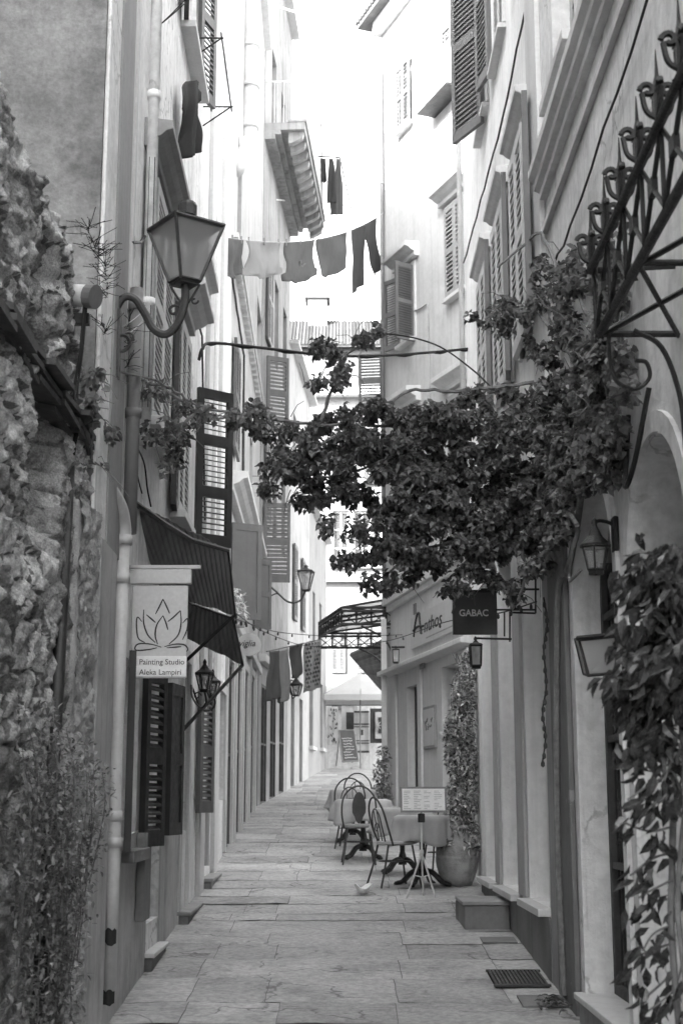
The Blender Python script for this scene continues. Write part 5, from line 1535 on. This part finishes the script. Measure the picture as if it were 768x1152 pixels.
chair('cafe_chair', 'wire chair half hidden behind the menu stand', 492, 16.7, R(160), 'hoop')

t = thing('menu_stand', 'tripod menu stand holding a pale lit menu board on a thin pole', 'menu stand', P(472, 1003, 14.9))
Y = 14.9; x = P(474, 950, Y).x; zg = gz(Y)
za, zb_ = P(475, 914, Y).z, P(475, 885, Y).z; xa, xb = P(450, 900, Y).x, P(502, 900, Y).x
bd = MB(); bd.hexa([(xa, Y - .05, za), (xb, Y - .05, za), (xb, Y - .02, za), (xa, Y - .02, za), (xa, Y + .03, zb_), (xb, Y + .03, zb_), (xb, Y + .06, zb_), (xa, Y + .06, zb_)])
bd.build('board', m_woodm, t, bevel=.006)
sh = MB(); e = .018
def bp(s, v, o=.003): return Vector((xa + (xb - xa) * s, Y - .05 + .08 * v - o, za + (zb_ - za) * v))
sh.add([bp(.04, .08), bp(.96, .08), bp(.96, .92), bp(.04, .92)], [(0, 1, 2, 3)])
sh.build('menu_sheet', m_white, t, solid=.002, normals=False)
wr = MB(); rnd = random.Random(6)
for col in range(4):
    for row in range(11):
        if rnd.random() < .15: continue
        s0 = .07 + col * .22; v = .14 + row * .068; w_ = rnd.uniform(.06, .17)
        wr.add([bp(s0, v, .006), bp(s0 + w_, v, .006), bp(s0 + w_, v + .018, .006), bp(s0, v + .018, .006)], [(0, 1, 2, 3)])
wr.build('menu_text', m_trimg, t, normals=False)
MB().tube([(x, Y, zg + .42), (x, Y, za + .02)], .011, 8).build('pole', m_trim, t)
MB().obox((x - .035, Y - .03, za - .10), (.07, 0, 0), (0, .05, 0), (0, 0, .09)).build('clamp', m_iron, t, bevel=.006)
for k, (dx, dy) in enumerate(((-.16, -.05), (.13, -.08), (.02, .17))):
    MB().tube([(x, Y, zg + .44), (x + dx, Y + dy, zg)], .010, 7).tube([(x, Y, zg + .2), (x + dx * .5, Y + dy * .5, zg + .22)], .006, 5).build('leg', m_trim, t)
MB().lathe((x, Y, zg + .42), [(.02, 0), (.025, .02), (.02, .05)], 10).build('hub', m_trim, t)

# big jar with climbing jasmine
x, Y = P(514, 975, 15.9).x, 15.9
t = thing('clay_pot', 'large ribbed clay jar at the foot of the climbing jasmine', 'pot', (x, Y, gz(Y)))
pr = [(.15, 0), (.19, .08), (.225, .2), (.235, .28), (.236, .30), (.228, .31), (.232, .33), (.225, .42), (.21, .46), (.206, .48), (.20, .5), (.185, .56), (.175, .58), (.195, .60), (.20, .63), (.17, .635), (.165, .60), (.16, .58)]
MB().lathe((x, Y, gz(Y)), pr, 28).build('jar', m_terra, t, smooth=True)
MB().lathe((x, Y, gz(Y) + .575), [(.162, 0), (.162, .01)], 20).build('soil', m_plug, t)
jx, jy, jz = x, Y, gz(Y) + .58

def foliage(blobs, n, L0, mat, seed, W=.5, fold=.3, droop=.3, tones=(.6, 1.5), keep=None, clump=0, down=.3, shell=.45):
    rnd = random.Random(seed); mb = MB()
    wts = [b_[3] * b_[4] * (b_[5] ** .5) for b_ in blobs]
    tot = sum(wts)
    for b_, w_ in zip(blobs, wts):
        k = int(n * w_ / tot) + 1
        c = Vector(b_[:3])
        i = 0
        while i < k:
            while True:
                v = Vector((rnd.uniform(-1, 1), rnd.uniform(-1, 1), rnd.uniform(-1, 1)))
                if .02 < v.length < 1: break
            v = v.normalized() * (v.length ** shell)
            p = c + Vector((v.x * b_[3], v.y * b_[5], v.z * b_[4]))
            cnt = 1 if not clump else rnd.randint(2, clump)
            tn = rnd.uniform(*tones)
            if keep and not keep(p): i += 1; continue
            for _ in range(cnt):
                d = Vector((rnd.gauss(0, 1), rnd.gauss(0, 1), rnd.gauss(-down, .8)))
                if d.length < .1: continue
                up = Vector((rnd.gauss(0, .6), rnd.gauss(0, .6), 1))
                mb.leaf(p + d.normalized() * L0 * .25 * (cnt > 1), d, up, L0 * rnd.uniform(.65, 1.25), L0 * W * rnd.uniform(.8, 1.2), fold, droop, tn * rnd.uniform(.8, 1.2))
                i += 1
    return mb
def blob(px, py, rx, ry, Y, ry_m=.3):
    p = P(px, py, Y); return (p.x, p.y, p.z, rx / FPX * Y, ry / FPX * Y, ry_m)

t = thing('climbing_jasmine', 'glossy leafed jasmine climbing out of the clay jar up the restaurant side', 'climbing plant', (jx, jy, jz))
bl = [blob(515, 930, 20, 22, 15.9, .22), blob(520, 895, 18, 28, 15.9, .2), blob(520, 855, 19, 28, 15.9, .2), blob(517, 818, 17, 25, 15.9, .2), blob(521, 785, 15, 22, 15.9, .2), blob(525, 758, 11, 18, 15.9, .18), blob(530, 738, 10, 12, 15.9, .15), blob(500, 945, 12, 10, 15.8, .15), blob(528, 948, 12, 12, 15.8, .15), blob(507, 835, 10, 20, 15.9, .15)]
foliage(bl, 4600, .058, m_jas, 21, .5, .25, .3, (.2, 2.7), shell=.5).build('foliage', m_jas, t, normals=False)
s_ = MB(); rnd = random.Random(5)
for k in range(6):
    s_.tube(catm([(jx + rnd.uniform(-.08, .08), jy + rnd.uniform(-.05, .05), jz)] + [P(516 + rnd.uniform(-8, 10), y, 15.9) for y in (920, 870, 820, 770, 735)], 6), .007, 5)
s_.build('stem', m_stem, t)
t = thing('potted_plant', 'thin leafy plant standing at the restaurant corner by the white post', 'plant', P(432, 905, 26))
bl = [blob(432, 850, 7, 12, 26, .2), blob(428, 868, 9, 12, 26, .2), blob(433, 888, 7, 12, 26, .2), blob(427, 888, 9, 8, 26, .2)]
foliage(bl, 420, .085, m_jas, 22, .5, .25, .3, (.4, 1.6)).build('foliage', m_jas, t, normals=False)
m = MB(); m.lathe((P(432, 905, 26).x, 26, gz(26)), [(.12, 0), (.17, .28), (.19, .3), (.17, .3)], 16); m.build('pot', m_terra, t)
MB().tube([(P(432, 905, 26).x, 26, gz(26) + .25), P(432, 845, 26)], .015, 5).build('stem', m_stem, t)

# ================================================================== bougainvillea
t = thing('bougainvillea', 'large dark bougainvillea arching across the alley from the shop house wall', 'climbing plant', (1.4, 9.6, gz(9.6)))
def Yf(px):
    if px > 560: return min(10.2, 1.36 * FPX / (px - 384))
    if px < 330: return min(8.9 + (px - 100) * .006, 1.36 * FPX / (384 - px))
    return 10.2
E = [(680, 430, 26, 60), (676, 500, 22, 42), (690, 330, 18, 40), (640, 300, 36, 18), (692, 262, 14, 12), (600, 340, 34, 20), (556, 358, 24, 14), (660, 345, 36, 40), (690, 400, 14, 45), (620, 385, 24, 24), (612, 318, 20, 12),
     (500, 500, 62, 45), (440, 495, 52, 35), (560, 480, 55, 42), (640, 470, 52, 50), (560, 560, 75, 55), (470, 560, 55, 48), (510, 610, 52, 34), (590, 600, 46, 36), (445, 615, 30, 30), (655, 520, 36, 46),
     (430, 655, 18, 14), (545, 635, 18, 16), (600, 520, 60, 55), (420, 540, 42, 34), (650, 410, 36, 30), (668, 440, 30, 40),
     (333, 536, 20, 20), (345, 500, 26, 26), (385, 490, 30, 24), (308, 480, 20, 14), (320, 505, 14, 12), (375, 530, 22, 22), (350, 560, 16, 18), (405, 470, 26, 18),
     (275, 465, 16, 12), (262, 470, 10, 10), (312, 530, 12, 14), (300, 550, 8, 8), (205, 478, 16, 9), (232, 468, 14, 10), (178, 436, 14, 8), (190, 484, 12, 8), (206, 462, 10, 7), (195, 522, 11, 9), (202, 505, 6, 8), (170, 488, 10, 8),
     (122, 485, 11, 13), (105, 520, 10, 10), (100, 445, 8, 14), (110, 430, 8, 12), (103, 470, 9, 10),
     (372, 398, 14, 5), (360, 392, 12, 5), (385, 415, 10, 13), (378, 430, 6, 7), (407, 384, 14, 7), (350, 432, 8, 5), (425, 376, 8, 5),
     (387, 633, 9, 7), (402, 630, 6, 7), (595, 650, 12, 10), (582, 668, 7, 10), (560, 655, 10, 8), (520, 650, 14, 14), (505, 665, 5, 8), (545, 600, 40, 30), (365, 590, 12, 10), (398, 600, 14, 14), (622, 585, 22, 30), (460, 645, 12, 10), (610, 640, 6, 8)]
def keepb(p): return p.x < 1.46 and p.x > -1.40
dn = [b_ for b_ in E if b_[2] * b_[3] > 520]; sm = [b_ for b_ in E if b_[2] * b_[3] <= 520]
def subclumps(Es, seed, per):
    """break every mass into small uneven leaf clumps with gaps between them"""
    rnd = random.Random(seed); out = []
    for (x, y, rx, ry) in Es:
        n = max(3, int(rx * ry / per))
        for _ in range(n):
            an = rnd.uniform(0, 6.283); r = math.sqrt(rnd.random()) * 1.05
            cx, cy = x + rx * r * math.cos(an), y + ry * r * math.sin(an)
            s = rnd.uniform(6, 11)
            out.append(blob(cx, cy, s, s * rnd.uniform(.7, 1.0), Yf(cx) + rnd.uniform(-.42, .42) * (1 if cx < 600 else .35), .06))
    return out
mb = foliage(subclumps(dn, 1, 62), 27000, .047, m_bract, 31, .95, .35, .25, (.5, 2.1), keepb, clump=3, shell=.6)
m2 = foliage(subclumps(sm, 2, 36), 5200, .046, m_bract, 32, .95, .35, .25, (.5, 2.0), keepb, clump=3, shell=.6)
mb.add(m2.v, m2.f); mb.c[-len(m2.f):] = m2.c
mb.build('foliage', m_bract, t, normals=False)
s_ = MB(); rnd = random.Random(14)
trunk = [(1.44, 10.05, gz(10)), (1.42, 10.0, 1.6), (1.44, 9.9, 2.6), P(643, 640, 9.0), P(650, 590, 8.6), P(655, 540, 8.2), P(668, 480, 7.9), P(676, 400, 7.6), P(684, 330, 7.4), P(688, 270, 7.2)]
trunk = [Vector((min(p[0], 1.45), p[1], p[2])) for p in trunk]
trunk[0] = Vector((1.43, 9.6, P(640, 660, 9.4).z - .9)); trunk[1] = Vector((1.43, 9.5, P(640, 660, 9.4).z - .5)); trunk[2] = Vector((1.44, 9.4, P(640, 660, 9.4).z - .1))
# the stem comes up the pier beside the string of lights
trunk = [Vector((1.44, 9.66, gz(9.7) + .05)), Vector((1.43, 9.66, 1.8))] + trunk[2:]
s_.tube(catm(trunk, 6), [.022] * (len(catm(trunk, 6))), 7)
for br in ([(650, 590), (600, 540), (530, 500), (450, 480), (360, 478), (300, 470), (230, 458), (180, 430), (120, 415)],
           [(655, 540), (600, 570), (540, 600), (470, 620), (430, 650)], [(660, 500), (600, 480), (540, 470), (470, 500), (400, 530), (340, 540)],
           [(670, 450), (640, 400), (600, 350), (560, 352)], [(676, 400), (650, 330), (625, 300)], [(600, 430), (520, 440), (460, 440), (420, 470), (360, 500), (310, 540)],
           [(230, 458), (205, 480), (196, 520)], [(300, 470), (320, 505), (300, 550)], [(120, 415), (104, 450), (104, 520)], [(360, 478), (375, 430), (388, 400), (430, 378)],
           [(650, 590), (640, 650), (655, 640)], [(640, 340), (610, 265), (590, 275), (560, 300)], [(545, 600), (520, 640), (508, 690)], [(585, 600), (590, 650), (582, 675)], [(120, 415), (150, 425), (180, 436), (230, 470), (262, 468)]):
    q = catm([P(x, y, Yf(x)) for x, y in br], 8); n = len(q)
    q = [p + Vector((rnd.uniform(-.01, .01),) * 3) for p in q]
    q = [Vector((min(p.x, 1.46), p.y, p.z)) for p in q]
    s_.tube(q, [.012 * (1 - .6 * i / n) + .003 for i in range(n)], 5)
for k in range(190):
    b_ = rnd.choice(E); x, y = b_[0] + rnd.uniform(-1, 1) * b_[2], b_[1] + rnd.uniform(-1, 1) * b_[3]
    a = P(x, y, Yf(x)); a.x = min(a.x, 1.44)
    c = a + Vector((rnd.uniform(-.2, .2), rnd.uniform(-.1, .1), rnd.uniform(-.2, .2))); c.x = min(c.x, 1.45)
    s_.tube([a, a.lerp(c, .5) + Zv * .03, c], [.004, .003, .002], 4)
s_.build('branches', m_stem, t)

# ================================================================== ficus, lower right
t = thing('leafy_vine', 'glossy broad leafed vine on a thin trunk, nearest at the lower right', 'climbing plant', (1.12, 4.75, gz(5)))
rnd = random.Random(77); fo = MB(); s_ = MB()
s_.tube(catm([(1.13, 4.75, .25), P(758, 1100, 4.75), P(755, 980, 4.8), P(757, 880, 4.8), P(750, 790, 4.8), P(745, 700, 4.8), P(740, 650, 4.8)], 8), .012, 7)
s_.tube(catm([(1.2, 4.7, .25), P(770, 1100, 4.7), P(762, 1000, 4.75), P(770, 900, 4.75), P(765, 800, 4.8)], 8), .010, 7)
tw = [((745, 700), (715, 650), (705, 660)), ((745, 690), (735, 640), (715, 625)), ((752, 660), (760, 620), (768, 640)), ((750, 720), (712, 705), (700, 730)), ((750, 750), (705, 735), (688, 760)),
      ((750, 780), (715, 770), (692, 775)), ((752, 800), (720, 790), (705, 800)), ((755, 820), (725, 815), (708, 835)), ((755, 850), (730, 845), (700, 850)), ((757, 870), (735, 880), (705, 900)),
      ((757, 900), (735, 905), (712, 930)), ((756, 930), (730, 935), (700, 925)), ((756, 960), (735, 965), (708, 985)), ((755, 990), (735, 1000), (718, 1010)), ((757, 1010), (735, 1015), (712, 1025)),
      ((757, 1040), (735, 1050), (722, 1070)), ((758, 1060), (730, 1070), (705, 1080)), ((758, 1090), (745, 1105), (728, 1120)), ((760, 1110), (745, 1125), (725, 1140)), ((760, 640), (768, 690), (760, 730)), ((765, 740), (770, 770), (760, 790)), ((768, 850), (765, 880), (750, 900)), ((765, 960), (770, 980), (755, 1010)), ((760, 780), (735, 760), (712, 768)), ((755, 760), (730, 745), (716, 752)), ((760, 840), (742, 830), (722, 838)), ((764, 700), (740, 725), (728, 760)), ((768, 1080), (760, 1110), (750, 1140))]
for k in range(26):
    yy_ = rnd.uniform(640, 900); tw.append(((765, yy_ + 10), (750 + rnd.uniform(-8, 10), yy_ - 12), (730 + rnd.uniform(-14, 25), yy_ + rnd.uniform(-15, 25))))
for a, b_, c in tw:
    Yo = 4.78 + rnd.uniform(-.14, .14)
    q = catm([P(*a, 4.78), P(*b_, Yo), P(*c, Yo)], 9); n = len(q)
    s_.tube(q, [.004] * n, 4)
    dens = 4 if a[1] < 850 else 1
    for i in range(3, n):
        if rnd.random() < (.95 if dens == 2 else .62):
            for _ in range(dens):
                p_ = Vector((rnd.gauss(0, .02), rnd.gauss(0, .05), rnd.gauss(0, .03)))
                d = (q[min(i + 1, n - 1)] - q[i - 1]).normalized() * .5 + Vector((rnd.gauss(-.1, .55), rnd.gauss(0, .5), rnd.gauss(-.85, .4)))
                fo.leaf(q[i] + p_, d, Vector((rnd.gauss(0, .7), rnd.gauss(-.6, .5), .5)), rnd.uniform(.055, .082), rnd.uniform(.024, .034), .34, .3, rnd.uniform(.55, 1.5))
fo.build('foliage', m_ficus, t, normals=False, smooth=False); s_.build('stem', m_stem, t)

# ================================================================== shrub at the lower left
t = thing('wall_shrub', 'feathery shrub growing up the foot of the rubble wall, lower left', 'shrub', (-1.25, 6, gz(6)))
rnd = random.Random(55); fo = MB(); s_ = MB()
roots = [(-1.28, 5.2), (-1.25, 5.8), (-1.22, 6.3), (-1.25, 6.8), (-1.26, 7.2)]
tips = [(60, 800), (40, 830), (75, 820), (95, 835), (115, 865), (100, 870), (80, 850), (30, 860), (10, 850), (50, 880), (70, 900), (90, 900), (20, 900), (40, 930), (60, 940), (85, 935), (10, 950), (30, 980), (60, 990), (80, 980), (15, 1010), (50, 1040), (75, 1030), (30, 1080), (60, 1090), (10, 1120), (40, 1130), (70, 1120), (25, 840), (55, 860), (5, 800), (35, 790), (72, 870), (105, 850), (88, 960), (20, 1050), (68, 1060), (6, 900), (46, 900), (66, 960)]
for x, y in tips:
    Yt = 6.0 + .9 * x / 90 + rnd.uniform(-.25, .2); tip = P(x, y, Yt); tip.x = max(tip.x, -1.36)
    r = rnd.choice(roots); base = Vector((r[0], r[1], gz(r[1])))
    base = Vector((tip.x * .4 - .6 * 1.28, tip.y + rnd.uniform(-.2, .2), max(gz(tip.y), tip.z - rnd.uniform(.5, .9))))
    q = catm([base, base.lerp(tip, .5) + Vector((.04, 0, .08)), tip], 14); n = len(q)
    s_.tube(q, [.003 * (1 - .7 * i / n) + .001 for i in range(n)], 4)
    for i in range(3, n):
        if True:
            for _ in range(4):
                d = Vector((rnd.gauss(0, .8), rnd.gauss(0, .8), rnd.gauss(.2, .7)))
                p0 = q[i] + Vector((rnd.gauss(0, .03), rnd.gauss(0, .04), rnd.gauss(0, .03)))
                if p0.x < -1.37: p0.x = -1.37
                fo.leaf(p0, d, Zv, rnd.uniform(.026, .048), rnd.uniform(.013, .02), .2, .2, rnd.uniform(.5, 2.0))
fo.build('foliage', m_weed, t, normals=False); s_.build('stem', m_stem, t)
# dry weeds on the rubble wall
for (lab, pts, n, hh) in (('dry grass tufts on the ragged top of the rubble wall', [(60, 260), (75, 285), (88, 300), (95, 315), (70, 275), (98, 330), (102, 370)], 16, .09),
                          ('dead twiggy weeds hanging on the pilaster under the big lantern', [(115, 365), (112, 385), (108, 410)], 12, .10)):
    m = MB()
    for x, y in pts:
        Yp = min(7.8, 6 + x / 50) if 'wall' in lab else 8.7
        for k in range(n):
            a = P(x + rnd.uniform(-6, 6), y + rnd.uniform(-6, 6), Yp); a.x = max(a.x, -1.36)
            c = a + Vector((rnd.gauss(0, .06), rnd.gauss(0, .06), rnd.uniform(-.3, 1) * hh))
            m.tube([a, a.lerp(c, .5) + Vector((rnd.gauss(0, .012), 0, rnd.gauss(0, .012))), c], .0022, 3)
    tag(m.build('dry_weeds', m_weed), lab, 'weeds')
# flowers on a ledge beside the dark shutter
t = thing('window_plant', 'spiky pale plant on a ledge between the awning and the dark shutter', 'plant', P(268, 700, 18))
bl = [blob(266, 672, 6, 10, 18, .1), blob(270, 688, 8, 8, 18, .1)]
foliage(bl, 160, .10, m_jas, 61, .25, .2, .2, (1.5, 3.0)).build('foliage', m_jas, t, normals=False)
MB().lathe(P(270, 706, 18), [(.06, 0), (.09, .14), (.08, .14)], 12).build('pot', m_terra, t)

# ================================================================== ground things
t = thing('stone_block', 'dark square stone block step standing before the shop sills', 'step', (1.2, 13.3, gz(13.3)))
a, b_ = P(523, 1047, 12.75), P(580, 1047, 12.75)
g_ = gz(12.8)
m = MB(); m.hexa([(a.x, 12.8, g_ - .03), (1.46, 12.8, g_ - .03), (1.46, 13.55, g_), (a.x - .02, 13.55, g_), (a.x, 12.8, g_ + .2), (1.46, 12.8, g_ + .2), (1.46, 13.55, g_ + .2), (a.x - .02, 13.55, g_ + .2)])
m.build('block', m_based, t, bevel=.012)
MB().box((a.x - .02, 12.78, g_ + .202), (1.462, 13.57, g_ + .235)).build('slab', m_trimg, t, bevel=.008)
def grate(lab, x0, x1, yt, yb, slats=True):
    Ym = lambda py: 1.9 / (SLOPE - ray(384, py)[1])
    Y0, Y1 = Ym(yb), Ym(yt); xa, xb = ray(x0, yb)[0] * Y0, ray(x1, yb)[0] * Y0
    t = thing('drain_cover', lab, 'drain cover', ((xa + xb) / 2, (Y0 + Y1) / 2, gz(Y0)))
    def bx(m, x0, x1, y0, y1, h0, h1):
        m.hexa([(x0, y0, gz(y0) + h0), (x1, y0, gz(y0) + h0), (x1, y1, gz(y1) + h0), (x0, y1, gz(y1) + h0), (x0, y0, gz(y0) + h1), (x1, y0, gz(y0) + h1), (x1, y1, gz(y1) + h1), (x0, y1, gz(y1) + h1)])
    m = MB(); bx(m, xa, xb, Y0, Y1, .004, .016); m.build('plate', m_based if not slats else m_black, t)
    if slats:
        m = MB(); n = 14
        for k in range(n):
            x = xa + (xb - xa) * (k + .2) / n; bx(m, x, x + (xb - xa) / n * .6, Y0 + .02, Y1 - .02, .016, .026)
        bx(m, xa - .01, xb + .01, Y0 - .01, Y0 + .02, .012, .027); bx(m, xa - .01, xb + .01, Y1 - .02, Y1 + .01, .012, .027)
        m.build('bars', m_irong, t)
grate('slotted iron drain grate in the paving, right of centre', 557, 618, 1095, 1112)
grate('flat plate in the paving nearest the marble step', 588, 646, 1122, 1134, False)
grate('small flat cover in the paving beside the dark stone block', 543, 582, 1056, 1062, False)
t = thing('food_bowl', 'small crumpled pale bowl lying on the paving left of the menu stand', 'bowl', P(409, 1005, 15.4))
c = Vector((P(408, 1000, 15.2).x, 15.2, gz(15.2)))
m = MB(); m.grid(20, 5, lambda i, j: c + Vector(((.04 + .05 * j) * math.cos(6.283 * i) * (1 + .12 * math.sin(i * 20)), (.04 + .04 * j) * math.sin(6.283 * i), .006 + .07 * j * (1 + .4 * math.sin(i * 14)))))
m.add([c + Vector((.04 * math.cos(k * .524), .04 * math.sin(k * .524), .006)) for k in range(12)], [tuple(range(12))])
m.build('bowl', m_white, t, normals=False, solid=.003)
t = thing('rubbish', 'little heap of dark leaf litter at the foot of the dark pier', 'litter', (1.4, 9.6, gz(9.6)))
rnd = random.Random(91); m = MB()
for k in range(70):
    m.leaf(Vector((rnd.gauss(1.36, .05), rnd.gauss(9.55, .12), gz(9.6) + rnd.uniform(.01, .06))), Vector((rnd.gauss(0, 1), rnd.gauss(0, 1), rnd.gauss(0, .3))), Zv, .05, .025, .3, .3, rnd.uniform(.5, 1.3))
m.build('leaves', m_bract, t, normals=False)
